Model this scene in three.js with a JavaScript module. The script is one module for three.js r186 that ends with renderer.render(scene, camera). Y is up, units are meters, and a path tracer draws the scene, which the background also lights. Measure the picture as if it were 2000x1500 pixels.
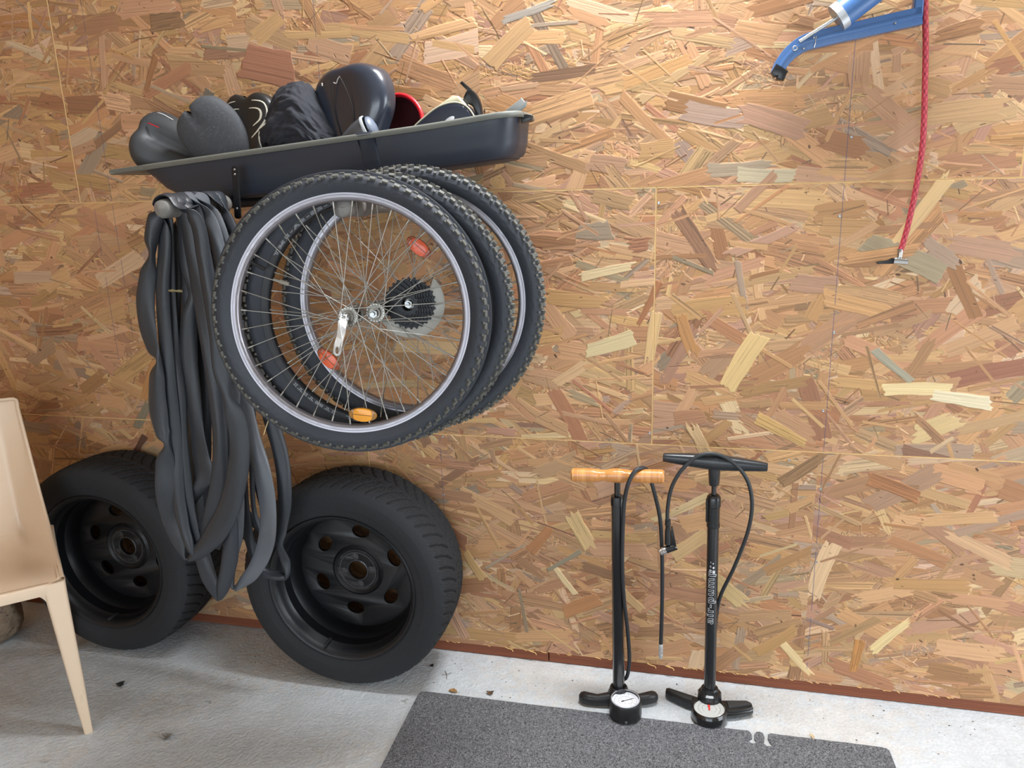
import * as THREE from 'three';
import { mergeGeometries, toCreasedNormals } from 'three/addons/utils/BufferGeometryUtils.js';
import { RoundedBoxGeometry } from 'three/addons/geometries/RoundedBoxGeometry.js';
import { RectAreaLightUniformsLib } from 'three/addons/lights/RectAreaLightUniformsLib.js';

// ---------------------------------------------------------------- camera, sky, lights, exposure
RectAreaLightUniformsLib.init();
const scene = new THREE.Scene();
const camera = new THREE.PerspectiveCamera(52.82, 2000 / 1500, 0.05, 60);
camera.position.set(0, 1.4, 2.0);
camera.up.set(-0.03086, 0.96721, -0.2521);                     // the phone is held a little askew
camera.lookAt(0 - 0.22952, 1.4 - 0.25234, 2.0 - 0.94002);
const renderer = new THREE.WebGLRenderer({ antialias: true });
renderer.shadowMap.enabled = true;
renderer.toneMapping = THREE.LinearToneMapping;
renderer.toneMappingExposure = 1.12;
scene.background = new THREE.Color(0.80, 0.90, 1.0).multiplyScalar(2.2);   // bright overcast sky outside the door

const DOOR = { x: 2.5, z0: 0.25, z1: 1.75, h: 2.15 };            // open doorway in the right wall
const daylight = new THREE.RectAreaLight(new THREE.Color(0.86, 0.93, 1.0), 4.6, DOOR.z1 - DOOR.z0, DOOR.h);
daylight.position.set(DOOR.x - 0.02, DOOR.h / 2 + 0.02, (DOOR.z0 + DOOR.z1) / 2);
daylight.lookAt(-5, DOOR.h / 2, (DOOR.z0 + DOOR.z1) / 2);
daylight.name = 'doorway_daylight'; scene.add(daylight);

const GATE = { x0: -2.1, x1: 1.3, h: 2.1, z: 5.2 };                // wide gateway behind the viewer
const gateLight = new THREE.RectAreaLight(new THREE.Color(0.82, 0.91, 1.0), 2.3, GATE.x1 - GATE.x0, GATE.h);
gateLight.position.set((GATE.x0 + GATE.x1) / 2, GATE.h / 2 + 0.02, GATE.z - 0.03);
gateLight.name = 'gateway_daylight'; scene.add(gateLight);      // shines along -z, into the room

const LAMP = { x: 0.0, y: 2.85, z: 0.25, len: 0.8, wid: 0.3 };
const lampLight = new THREE.RectAreaLight(new THREE.Color(0.92, 0.96, 1.0), 88, LAMP.len, LAMP.wid);
lampLight.position.set(LAMP.x, LAMP.y - 0.045, LAMP.z);
lampLight.rotation.x = -Math.PI / 2;                            // shines straight down
lampLight.name = 'ceiling_lamp_light'; scene.add(lampLight);

// ---------------------------------------------------------------- helpers
const V = (x, y, z) => new THREE.Vector3(x, y, z);
const PI = Math.PI, TAU = PI * 2;
const clamp = (x, a, b) => Math.min(b, Math.max(a, x));
const lerp = (a, b, t) => a + (b - a) * t;
const sstep = (a, b, x) => { const t = clamp((x - a) / (b - a), 0, 1); return t * t * (3 - 2 * t); };
function rng(seed) { let s = seed | 0; return () => { s = (s + 0x6d2b79f5) | 0; let t = Math.imul(s ^ (s >>> 15), 1 | s); t = (t + Math.imul(t ^ (t >>> 7), 61 | t)) ^ t; return ((t ^ (t >>> 14)) >>> 0) / 4294967296; }; }
const taken = new Map();
function numbered(name) { const n = taken.get(name) ?? 0; taken.set(name, n + 1); return n ? name + '_' + String(n).padStart(3, '0') : name; }
function tag(o, label, category, group) { o.userData.label = label; o.userData.category = category; if (group) o.userData.group = group; return o; }
function thing(name, label, category, [x, y, z] = [0, 0, 0], group) {
  const o = new THREE.Group(); o.name = numbered(name); o.position.set(x, y, z); scene.add(o);
  return tag(o, label, category, group);
}
function part(name, geo, mat, parent, label) {
  const m = new THREE.Mesh(geo, mat); m.name = name; m.castShadow = m.receiveShadow = true; (parent ?? scene).add(m);
  if (label) m.userData.label = label;
  return m;
}
function struct(name, geo, mat) { const m = part(name, geo, mat); m.userData.kind = 'structure'; return m; }
function merge(list) {
  const g = list.map((a) => { const b = a.index ? a.toNonIndexed() : a; if (!b.attributes.normal) b.computeVertexNormals(); for (const k of Object.keys(b.attributes)) if (!['position', 'normal', 'uv'].includes(k)) b.deleteAttribute(k); if (!b.attributes.uv) b.setAttribute('uv', new THREE.BufferAttribute(new Float32Array(b.attributes.position.count * 2), 2)); return b; });
  return mergeGeometries(g);
}
const crease = (g, a = 0.5) => toCreasedNormals(g, a);
const lathe = (pts, seg = 48, cr = 0.55) => crease(new THREE.LatheGeometry(pts.map(([r, y]) => new THREE.Vector2(Math.max(r, 1e-5), y)), seg), cr);
const latheZ = (pts, seg, cr) => lathe(pts, seg, cr).rotateX(PI / 2);     // the axis becomes z
const box = (w, h, d, x = 0, y = 0, z = 0, r = 0) => (r ? new RoundedBoxGeometry(w, h, d, 2, r) : new THREE.BoxGeometry(w, h, d)).translate(x, y, z);
function cyl(r0, r1, a, b, seg = 16, open = false) {             // from a (radius r0) to b (radius r1)
  const d = b.clone().sub(a), g = new THREE.CylinderGeometry(r1, r0, d.length(), seg, 1, open);
  g.applyQuaternion(new THREE.Quaternion().setFromUnitVectors(V(0, 1, 0), d.clone().normalize()));
  return g.translate((a.x + b.x) / 2, (a.y + b.y) / 2, (a.z + b.z) / 2);
}
function grid(nu, nv, f, { closeU = false, flip = false } = {}) {
  const pos = [], uv = [], idx = [];
  for (let j = 0; j <= nv; j++) for (let i = 0; i <= nu; i++) { const p = f(i / nu, j / nv); pos.push(p[0], p[1], p[2]); uv.push(p[3] ?? i / nu, p[4] ?? j / nv); }
  for (let j = 0; j < nv; j++) for (let i = 0; i < nu; i++) {
    const a = j * (nu + 1) + i, b = a + 1, c = a + nu + 1, d = c + 1;
    flip ? idx.push(a, c, b, b, c, d) : idx.push(a, b, c, b, d, c);
  }
  const g = new THREE.BufferGeometry();
  g.setAttribute('position', new THREE.Float32BufferAttribute(pos, 3)); g.setAttribute('uv', new THREE.Float32BufferAttribute(uv, 2)); g.setIndex(idx);
  g.computeVertexNormals();
  if (closeU) {
    const n = g.attributes.normal, a = V(), b = V();
    for (let j = 0; j <= nv; j++) { const p = j * (nu + 1), q = p + nu; a.fromBufferAttribute(n, p); b.fromBufferAttribute(n, q); a.add(b).normalize(); n.setXYZ(p, a.x, a.y, a.z); n.setXYZ(q, a.x, a.y, a.z); }
  }
  return g;
}
// rings of equally many points (closed), joined by a skin; caps close the two ends
function loft(rings, { caps = true, flip = false } = {}) {
  const n = rings[0].length, m = rings.length;
  const body = grid(n, m - 1, (u, v) => { const p = rings[Math.round(v * (m - 1))][Math.round(u * n) % n]; return [p.x, p.y, p.z]; }, { closeU: true, flip });
  if (!caps) return body;
  const cap = (ring, inward) => {
    const c = ring.reduce((s, p) => s.add(p), V(0, 0, 0)).multiplyScalar(1 / n), pos = [], uv = [];
    for (let i = 0; i < n; i++) { const a = ring[i], b = ring[(i + 1) % n]; for (const p of inward ? [c, b, a] : [c, a, b]) { pos.push(p.x, p.y, p.z); uv.push(0.5, 0.5); } }
    const g = new THREE.BufferGeometry(); g.setAttribute('position', new THREE.Float32BufferAttribute(pos, 3)); g.setAttribute('uv', new THREE.Float32BufferAttribute(uv, 2)); g.computeVertexNormals(); return g;
  };
  return merge([body, cap(rings[0], !flip), cap(rings[m - 1], flip)]);
}
// a round hose along a curve
function hose(pts, r, seg = 80, rad = 10, closed = false) {
  const c = new THREE.CatmullRomCurve3(pts.map((p) => V(...p)), closed, 'centripetal');
  return new THREE.TubeGeometry(c, seg, r, rad, closed);
}
// extruded outline with bevelled edges; z runs from 0 to depth
function slab(shape, depth, bevel = 0.002, curve = 12, seg = 2) {
  return crease(new THREE.ExtrudeGeometry(shape, { depth: depth - 2 * bevel, bevelEnabled: bevel > 0, bevelThickness: bevel, bevelSize: bevel, bevelOffset: -bevel, bevelSegments: seg, curveSegments: curve }).translate(0, 0, bevel), 0.5);
}
function outline(pts, smooth = false) {
  const s = new THREE.Shape();
  if (smooth) { const c = new THREE.CatmullRomCurve3(pts.map(([x, y]) => V(x, y, 0)), true, 'centripetal').getPoints(pts.length * 6); c.pop(); s.setFromPoints(c.map((p) => new THREE.Vector2(p.x, p.y))); } else s.setFromPoints(pts.map(([x, y]) => new THREE.Vector2(x, y)));
  return s;
}
function roundRect(w, h, r, x = 0, y = 0) {
  const s = new THREE.Shape(), a = x - w / 2, b = y - h / 2;
  s.moveTo(a + r, b); s.lineTo(a + w - r, b); s.absarc(a + w - r, b + r, r, -PI / 2, 0); s.lineTo(a + w, b + h - r); s.absarc(a + w - r, b + h - r, r, 0, PI / 2);
  s.lineTo(a + r, b + h); s.absarc(a + r, b + h - r, r, PI / 2, PI); s.lineTo(a, b + r); s.absarc(a + r, b + r, r, PI, PI * 1.5);
  return s;
}
function aim(o, len, up) {                                      // turns o so that its local x = len, local y = up (made square)
  const x = len.clone().normalize(), z = x.clone().cross(up).normalize(), y = z.clone().cross(x);
  o.quaternion.setFromRotationMatrix(new THREE.Matrix4().makeBasis(x, y, z)); return o;
}

// ---------------------------------------------------------------- noise and textures
function hash(x, y, s) { let h = Math.imul(x, 374761393) + Math.imul(y, 668265263) + Math.imul(s, 1274126177); h = Math.imul(h ^ (h >>> 13), 1274126177); return ((h ^ (h >>> 16)) >>> 0) / 4294967296; }
function vnoise(x, y, per, s) {                                  // value noise that repeats after per cells
  const xi = Math.floor(x), yi = Math.floor(y), fx = x - xi, fy = y - yi, u = fx * fx * (3 - 2 * fx), v = fy * fy * (3 - 2 * fy), m = (a) => ((a % per) + per) % per;
  return lerp(lerp(hash(m(xi), m(yi), s), hash(m(xi + 1), m(yi), s), u), lerp(hash(m(xi), m(yi + 1), s), hash(m(xi + 1), m(yi + 1), s), u), v);
}
function noise3(x, y, z, s = 7) { const zi = Math.floor(z), f = z - zi, w = f * f * (3 - 2 * f); return lerp(vnoise(x, y, 4096, s + zi * 17), vnoise(x, y, 4096, s + (zi + 1) * 17), w); }
function fbm3(x, y, z, o = 4) { let a = 0.5, t = 0; for (let i = 0; i < o; i++) { t += a * noise3(x, y, z, 7 + i); x = x * 2.03 + 5; y = y * 2.03 + 9; z = z * 2.03 + 3; a *= 0.5; } return t; }
function canvas(w, h) { const c = document.createElement('canvas'); c.width = w; c.height = h; return [c, c.getContext('2d')]; }
function canvasTex(c, srgb = true, repeat = false) {
  const t = new THREE.CanvasTexture(c); if (srgb) t.colorSpace = THREE.SRGBColorSpace; if (repeat) t.wrapS = t.wrapT = THREE.RepeatWrapping; t.magFilter = THREE.LinearFilter; t.anisotropy = 8; return t;
}
function dataTex(n, f, srgb = false, repeat = [1, 1]) {          // f(x, y) in 0..1 returns a grey or [r, g, b] in 0..1
  const d = new Uint8Array(n * n * 4);
  for (let j = 0; j < n; j++) for (let i = 0; i < n; i++) { const v = f(i / n, j / n), o = (j * n + i) * 4, a = Array.isArray(v) ? v : [v, v, v]; for (let c = 0; c < 3; c++) d[o + c] = clamp(a[c], 0, 1) * 255; d[o + 3] = 255; }
  const t = new THREE.DataTexture(d, n, n); t.magFilter = THREE.LinearFilter; t.minFilter = THREE.LinearMipmapLinearFilter; t.wrapS = t.wrapT = THREE.RepeatWrapping; t.repeat.set(...repeat); if (srgb) t.colorSpace = THREE.SRGBColorSpace; t.needsUpdate = true; return t;
}
const fine = dataTex(256, (x, y) => 0.5 * vnoise(x * 64, y * 64, 64, 1) + 0.3 * vnoise(x * 128, y * 128, 128, 2) + 0.2 * vnoise(x * 16, y * 16, 16, 3));
const cloudy = dataTex(256, (x, y) => 0.45 + 0.55 * (0.5 * vnoise(x * 6, y * 6, 6, 4) + 0.3 * vnoise(x * 19, y * 19, 19, 5) + 0.2 * vnoise(x * 70, y * 70, 70, 6)));
const std = (color, roughness = 0.6, metalness = 0, more = {}) => new THREE.MeshStandardMaterial({ color, roughness, metalness, ...more });
const phys = (color, roughness = 0.5, metalness = 0, more = {}) => new THREE.MeshPhysicalMaterial({ color, roughness, metalness, ...more });
// dust, as grains and smears that the photograph shows on the rubber
function dusty(base, grain, n, seed, size = 512) {
  const [c, x] = canvas(size, size), r = rng(seed); x.fillStyle = base; x.fillRect(0, 0, size, size);
  for (let i = 0; i < n; i++) { x.globalAlpha = 0.05 + 0.25 * r() * r(); x.strokeStyle = grain; x.lineWidth = 0.5 + 1.5 * r(); const a = r() * size, b = r() * size, t = r() * TAU, l = 1 + 10 * r() * r(); x.beginPath(); x.moveTo(a, b); x.lineTo(a + Math.cos(t) * l, b + Math.sin(t) * l); x.stroke(); }
  x.globalAlpha = 1; return canvasTex(c, true, true);
}
const M = {
  tyre: std(0xffffff, 0.72, 0, { map: dusty('#30343b', '#8d8b85', 1500, 11), bumpMap: fine, bumpScale: 0.0003 }),  // black rubber lifted to blue-grey, the glare over it put into the colour
  tyreKnob: std(0xffffff, 0.62, 0, { map: dusty('#54544f', '#d0cbbd', 3200, 12) }),  // paler than the casing: dust, plus light from above put into the colour
  carTyre: std(0xffffff, 0.85, 0, { map: dusty('#202225', '#6f6d68', 1200, 13), bumpMap: fine, bumpScale: 0.0004 }),
  carRim: std(0x111317, 0.62, 0.05, { roughnessMap: cloudy }),
  carHub: std(0x4a4b4e, 0.42, 0.4, { roughnessMap: cloudy }),
  tube: std(0xffffff, 0.44, 0, { map: dusty('#2d3137', '#8a8e94', 900, 14), bumpMap: cloudy, bumpScale: 0.0006 }),
  tubeLit: std(0xffffff, 0.36, 0, { map: dusty('#5d6167', '#b0b3b6', 900, 17), bumpMap: cloudy, bumpScale: 0.0005 }),  // paler copy of the tube rubber, the highlight on two tubes painted in
  blackPlastic: std(0x17181a, 0.42, 0, { roughnessMap: cloudy }),
  blackMatt: std(0x1b1c1d, 0.7),
  blackGloss: phys(0x0d0e10, 0.3, 0, { clearcoat: 0.6, clearcoatRoughness: 0.12 }),
  chrome: std(0xc9cbcc, 0.22, 1), steel: std(0xa9abab, 0.38, 1), alu: std(0x8d8a8f, 0.45, 0.7, { roughnessMap: cloudy }),
  spoke: std(0xaaa8a1, 0.4, 0.85), darkSteel: std(0x2b2c2e, 0.45, 0.7),
};

// ---------------------------------------------------------------- oriented strand board
const TONES = [['#c9a67a', 22], ['#be976b', 32], ['#b48a60', 24], ['#a97b55', 13], ['#9a6a4a', 5], ['#b08a70', 9], ['#a2927c', 4], ['#8d8270', 2], ['#7e6049', 1.4], ['#d6bf98', 6]];
const TONE_SUM = TONES.reduce((s, t) => s + t[1], 0);
const toRGB = (h) => [1, 3, 5].map((i) => parseInt(h.slice(i, i + 2), 16));
const LINES = [[0.327, 0, 3], [-1.681, 0.95, 3], [-1.745, 0.9, 1.45], [-0.706, 0.44, 0.702], [-0.985, 1.6, 3]];   // pencil lines on the boards (x, from y, to y)
// notable single strands: x, y, length, width, turn (degrees), colour
const STRANDS = [
  [0.47, 1.2, 0.19, 0.055, -24, '#9d8d70'], [0.42, 1.21, 0.16, 0.03, 8, '#b88a5e'], [0.5, 1.31, 0.17, 0.035, 58, '#d0ae7c'], [0.53, 0.88, 0.15, 0.033, 2, '#ddc491'], [0.63, 0.86, 0.13, 0.04, -8, '#dccdaa'],
  [0.47, 0.94, 0.12, 0.02, -40, '#9d9680'], [0.56, 1.52, 0.16, 0.055, 3, '#b9946a'], [0.16, 1.52, 0.15, 0.05, -18, '#a98268'], [0.09, 1.42, 0.14, 0.04, 4, '#a08c74'], [0.15, 1.4, 0.13, 0.035, -3, '#b5a688'],
  [0.13, 1.36, 0.12, 0.028, 45, '#aa8264'], [-0.22, 0.98, 0.13, 0.045, 18, '#cbb68a'], [-0.12, 1.09, 0.12, 0.02, 65, '#a06a45'], [-0.02, 1.01, 0.11, 0.045, -70, '#b2814f'], [-0.23, 1.17, 0.13, 0.026, 12, '#cdb48a'],
  [-0.15, 1.24, 0.05, 0.045, 5, '#9a6a4c'], [-0.11, 1.0, 0.13, 0.03, 82, '#cda976'], [-1.64, 0.83, 0.13, 0.042, 62, '#b1814f'], [-1.69, 0.72, 0.1, 0.032, 55, '#7f7560'], [-1.72, 0.62, 0.09, 0.026, 52, '#5f4030'], [-1.5, 1.19, 0.11, 0.018, 22, '#7f5a43'],
  [-1.33, 1.62, 0.1, 0.03, 70, '#6f665a'], [-1.13, 1.72, 0.15, 0.09, -14, '#a06e54'], [-1.42, 1.85, 0.1, 0.05, 3, '#8b6a4c'], [-1.49, 1.72, 0.1, 0.022, 62, '#9c6d49'], [-0.42, 1.8, 0.13, 0.025, 14, '#9a8f83'], [-0.47, 1.73, 0.14, 0.05, 40, '#bb9468'],
  [0.24, 0.15, 0.13, 0.035, 40, '#b38a58'], [0.45, 0.13, 0.1, 0.032, 84, '#b57f47'], [0.53, 0.2, 0.13, 0.03, 50, '#dcc18b'], [0.3, 0.1, 0.12, 0.025, -48, '#dcc08d'], [-0.3, 0.2, 0.12, 0.045, 28, '#b07c50'], [-0.35, 0.28, 0.11, 0.02, -54, '#d8bd90'],
  [-0.16, 0.24, 0.1, 0.03, -45, '#caa777'], [-0.3, 0.44, 0.11, 0.06, -60, '#c7a775'], [-0.42, 0.4, 0.1, 0.035, 52, '#a9754b'], [-0.35, 0.34, 0.12, 0.015, 35, '#8c8069'], [0.0, 0.42, 0.12, 0.05, 40, '#c3a070'], [0.1, 0.3, 0.13, 0.045, -40, '#c5a876'], [-0.62, 0.3, 0.1, 0.03, -58, '#c39c68'],
  [0.66, 0.55, 0.16, 0.05, 8, '#c2986a'], [0.5, 0.62, 0.13, 0.045, -20, '#a9734a'], [0.28, 0.66, 0.13, 0.035, 38, '#8f6d4a'], [0.22, 0.76, 0.14, 0.04, -28, '#c79f63'], [0.12, 0.94, 0.16, 0.06, 62, '#d0b078'], [0.02, 0.72, 0.1, 0.035, -62, '#c9a87c'],
];
function board(seed, x0, x1, y0, y1) {
  const W = 2 * Math.round(640 * (x1 - x0)), H = 2 * Math.round(W * (y1 - y0) / (x1 - x0) / 2), s = W / (x1 - x0), r = rng(seed), gauss = () => (r() + r() + r() + r() - 2) * 0.87;
  const [c, k] = canvas(W, H), [b, q] = canvas(W, H);
  k.fillStyle = '#ad8357'; k.fillRect(0, 0, W, H); q.fillStyle = '#505050'; q.fillRect(0, 0, W, H);
  const strand = (x, y, len, wid, turn, rgb, high, jag) => {
    const L = len * s / 2, w = wid * s / 2, top = [], bot = [], n = 5, rag = jag ?? (0.1 + 0.35 * r());
    const ends = [(r() - 0.5) * rag, (r() - 0.5) * rag], taper = [1 - 0.5 * r() * r(), 1 - 0.5 * r() * r()], bow = (r() - 0.5) * w * 0.5;
    for (let i = 0; i <= n; i++) { const t = i / n, wob = 1 + (r() - 0.5) * 0.16, tw = lerp(taper[0], taper[1], t); top.push([lerp(-L, L, t) + lerp(ends[0], ends[1], t) * w * 3, -w * wob * tw + bow * Math.sin(t * PI)]); bot.push([lerp(-L, L, t) - lerp(ends[0], ends[1], t) * w * 3, w * (1 + (r() - 0.5) * 0.16) * tw + bow * Math.sin(t * PI)]); }
    const frayed = r() < 0.45 ? 2.2 : 0.5, jagged = (a, d) => [0.12, 0.25, 0.38, 0.5, 0.63, 0.75, 0.88].map((t) => [lerp(a[0][0], a[1][0], t) + d * (r() - 0.45) * Math.min(w, 26) * frayed * (r() < 0.5 ? 1 : 0.25), lerp(a[0][1], a[1][1], t)]);
    const poly = [...top, ...jagged([top[n], bot[n]], 1), ...bot.reverse(), ...jagged([bot[n], top[0]], -1)];
    const path = (ctx) => { ctx.beginPath(); poly.forEach(([a, d], i) => (i ? ctx.lineTo(a, d) : ctx.moveTo(a, d))); ctx.closePath(); };
    const css = (m, al) => `rgba(${rgb.map((v) => clamp(v * m, 0, 255) | 0).join(',')},${al})`;
    k.save(); k.translate((x - x0) * s, (y1 - y) * s); k.rotate(-turn); path(k); k.fillStyle = css(1, 1); k.fill(); k.clip();
    q.save(); q.translate((x - x0) * s, (y1 - y) * s); q.rotate(-turn); path(q); const g = high; q.fillStyle = `rgb(${g},${g},${g})`; q.fill(); q.clip();
    const lines = Math.ceil(w * 2 / 1.9), skew = (r() - 0.5) * 0.1, coarse = r() < 0.22 ? 2.2 : 1;
    for (let i = 0; i < lines; i++) {
      const yy = (r() * 2 - 1) * w, dark = r() < 0.6, a = (0.05 + 0.17 * r()) * coarse, x1_ = -L * (r() < 0.5 ? 1 : r()), x2_ = L * (r() < 0.5 ? 1 : r()), dy = (r() - 0.5) * w * 0.25;
      k.strokeStyle = dark ? css(0.62, a * 1.1) : css(1.22, a); k.lineWidth = (0.7 + 1.6 * r()) * (coarse > 1 ? 1.6 : 1);
      k.beginPath(); k.moveTo(x1_, yy + skew * x1_); k.quadraticCurveTo((x1_ + x2_) / 2, yy + dy + skew * (x1_ + x2_) / 2, x2_, yy + skew * x2_); k.stroke();
      if (r() < 0.5) { const v = g + (dark ? -26 : 16); q.strokeStyle = `rgba(${v},${v},${v},0.6)`; q.lineWidth = 1.4; q.beginPath(); q.moveTo(x1_, yy + skew * x1_); q.quadraticCurveTo((x1_ + x2_) / 2, yy + dy + skew * (x1_ + x2_) / 2, x2_, yy + skew * x2_); q.stroke(); }
    }
    k.restore(); q.restore();
  };
  const tone = () => { let t = r() * TONE_SUM; for (const [h, w] of TONES) if ((t -= w) < 0) { const j = 0.91 + 0.17 * r(); return toRGB(h).map((v, i) => lerp(v, [184, 143, 99][i], 0.3) * [0.97, 0.945, 0.95][i] * j * (1 + (r() - 0.5) * [0.02, 0.06, 0.12][i])); } return [180, 140, 95]; };
  const shade = (t, m) => t.map((v) => v * m);
  const angle = () => (r() < 0.24 ? (r() - 0.5) * PI : gauss() * 0.62);
  const spot = () => [lerp(x0 - 0.03, x1 + 0.03, r()), lerp(y0 - 0.03, y1 + 0.03, r())];
  for (let i = 0; i < 800; i++) strand(...spot(), 0.06 + 0.12 * r(), 0.012 + 0.045 * r() * r(), angle(), tone(), 85 + 55 * r());
  for (let i = 0; i < 700; i++) strand(...spot(), 0.02 + 0.05 * r(), 0.002 + 0.007 * r(), angle() * 1.6, tone(), 80 + 60 * r());
  for (let i = 0; i < 420; i++) strand(...spot(), 0.07 + 0.11 * r(), 0.014 + 0.045 * r() * r(), angle(), tone(), 110 + 60 * r());
  for (let i = 0; i < 520; i++) strand(...spot(), 0.01 + 0.03 * r(), 0.0012 + 0.003 * r(), angle() * 2, shade(tone(), r() < 0.7 ? 1.12 : 0.72), 110 + 60 * r());
  for (let i = 0; i < 16; i++) {                                 // nests of fine shreds
    const [cx, cy] = spot(), rad = 0.025 + 0.03 * r();
    for (let j = 0; j < 60; j++) strand(cx + gauss() * rad, cy + gauss() * rad * 0.7, 0.006 + 0.02 * r(), 0.001 + 0.0018 * r(), r() * PI, shade(tone(), 0.78 + 0.44 * r()), 95 + 80 * r());
  }
  for (let i = 0; i < 135; i++) strand(...spot(), 0.08 + 0.11 * r(), 0.016 + 0.04 * r(), angle(), tone(), 150 + 45 * r());
  for (let i = 0; i < 75; i++) strand(...spot(), 0.06 + 0.1 * r(), 0.004 + 0.009 * r(), angle() * 1.5, tone(), 160 + 40 * r());
  for (let i = 0; i < 30; i++) strand(...spot(), 0.03 + 0.06 * r(), 0.0015 + 0.002 * r(), angle() * 2, shade(tone(), 0.74), 140 + 40 * r(), 0.8);
  for (let i = 0; i < 130; i++) strand(...spot(), 0.004 + 0.012 * r() * r(), 0.0008 + 0.0012 * r(), angle(), [104, 72, 48], 40, 0.3);   // splits
  for (let i = 0; i < 90; i++) { const [sx, sy] = spot(), e = r() < 0.12 ? 5 : 1.6; k.fillStyle = `rgba(64,40,26,${0.45 + 0.4 * r()})`; k.beginPath(); k.ellipse((sx - x0) * s, (y1 - sy) * s, e * (0.8 + r()), e * 0.7, r() * 3, 0, TAU); k.fill(); }
  for (const [x, y, l, w, t, h] of STRANDS) if (x > x0 - 0.1 && x < x1 + 0.1 && y > y0 - 0.1 && y < y1 + 0.1) strand(x, y, l, w, t * PI / 180, toRGB(h), 205, 0.25);
  for (const [x, a, d] of LINES) if (x > x0 && x < x1 && a < y1 && d > y0) {
    k.strokeStyle = 'rgba(70,68,110,0.62)'; k.lineWidth = 1.9; k.beginPath();
    for (let y = Math.max(a, y0); y <= Math.min(d, y1); y += 0.02) { if (r() < 0.1) k.moveTo((x - x0) * s, (y1 - y) * s); else k.lineTo((x - x0) * s + gauss() * 0.4, (y1 - y) * s); } k.stroke();
  }
  const small = canvas(W / 2, H >> 1); small[1].drawImage(b, 0, 0, W / 2, H >> 1);
  return std(0xffffff, 0.62, 0, { map: canvasTex(c), bumpMap: canvasTex(small[0], false), bumpScale: 0.0038 });
}
const boardEdge = std(0xe2c088, 0.8);
// one board: two printed halves of its face (0, 1), chamfered edge and sides (2)
function boardGeo(w, h, d = 0.018, c = 0.0013) {
  const pos = [], uv = [], idx = [[], [], []];
  const quad = (g, a, b, e, f, t) => { const o = pos.length / 3; for (const p of [a, b, e, f]) pos.push(...p); uv.push(...(t ?? [0, 0, 0, 0, 0, 0, 0, 0])); idx[g].push(o, o + 1, o + 2, o, o + 2, o + 3); };
  const half = (g, x0, x1) => { const a = x0 + (g ? 0 : c), b = x1 - (g ? c : 0), U = (x) => (x - x0) / (x1 - x0), t = c / h; quad(g, [a, c, 0], [b, c, 0], [b, h - c, 0], [a, h - c, 0], [U(a), t, U(b), t, U(b), 1 - t, U(a), 1 - t]); };
  half(0, 0, w / 2); half(1, w / 2, w);
  const inn = [[c, c, 0], [w - c, c, 0], [w - c, h - c, 0], [c, h - c, 0]], out = [[0, 0, -c], [w, 0, -c], [w, h, -c], [0, h, -c]], back = out.map(([x, y]) => [x, y, -d]);
  for (let i = 0; i < 4; i++) { const j = (i + 1) % 4; quad(2, out[i], out[j], inn[j], inn[i]); quad(2, back[i], back[j], out[j], out[i]); }
  quad(2, back[1], back[0], back[3], back[2]);
  const g = new THREE.BufferGeometry(); g.setAttribute('position', new THREE.Float32BufferAttribute(pos, 3)); g.setAttribute('uv', new THREE.Float32BufferAttribute(uv, 2));
  let at = 0; idx.forEach((l, i) => { g.addGroup(at, l.length, i); at += l.length; }); g.setIndex(idx.flat()); return regroup(g);
}
function regroup(g) { const n = g.toNonIndexed(); n.clearGroups(); for (const { start, count, materialIndex } of g.groups) n.addGroup(start, count, materialIndex); n.computeVertexNormals(); return n; }

const wallBack = new THREE.Group(); wallBack.name = 'wall_back'; wallBack.userData.kind = 'structure'; scene.add(wallBack);
const ROWS = [[0.034, 0.708], [0.7084, 1.3778], [1.3782, 2.05], [2.0504, 2.724], [2.7244, 3.3]];
const SPLITS = [[-2.5, -0.93, 1.56, 2.5], [-2.596, -0.106, 2.384, 2.5], [-2.5, -1.79, 0.694, 2.5], [-2.5, -0.5, 2.0, 2.5], [-2.5, -1.2, 1.3, 2.5]];
const boardMats = new Map();
const SCREWS = [[0.3225, 1.3003], [0.3189, 0.8193], [0.3271, 0.6077], [0.3236, 0.172], [-0.6965, 0.7], [0.2457, 0.682], [0.335, 1.478], [0.33, 1.02], [-0.705, 0.52], [-1.68, 1.3], [-1.69, 1.02], [-1.4, 0.53], [-0.112, 0.74], [-0.1, 1.34], [0.33, 0.4], [-1.72, 0.5]];
const screwGeo = merge([latheZ([[0.0001, 0.0004], [0.0022, 0.0004], [0.0024, 0.0002], [0.0030, 0.0009], [0.0033, 0.0005], [0.0033, -0.004]], 14)]);
const MAIN = new Set();
ROWS.forEach(([y0, y1], row) => SPLITS[row].slice(0, -1).forEach((x0, i) => {
  const a = x0 + 0.0002, z = SPLITS[row][i + 1] - 0.0002, full = z - a, mid = a + full / 2;
  const mats = [[a, mid], [mid, z]].map(([p, q]) => {
    const seen = row < 3 && q > -2.35 && p < 0.95;
    if (seen) return board(1000 + row * 97 + Math.round(p * 13), p, q, y0, y1);
    return boardMats.values().next().value;
  });
  mats.forEach((m) => m && boardMats.set(m.uuid, m));
  const m = new THREE.Mesh(boardGeo(full, y1 - y0), [mats[0] ?? mats[1], mats[1] ?? mats[0], boardEdge]); m.name = 'strand_board'; m.position.set(a, y0, 0); m.receiveShadow = m.castShadow = true; wallBack.add(m);
  for (const [sx, sy] of SCREWS) if (sx > a && sx < z && sy > y0 && sy < y1) { const k = part('screw', screwGeo, M.steel, m); k.position.set(sx - a, sy - y0, 0); }
}));
part('backing', box(5.5, 3.32, 0.08, -0.25, 1.66, -0.062), std(0x8a6a45, 0.9), wallBack);

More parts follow.
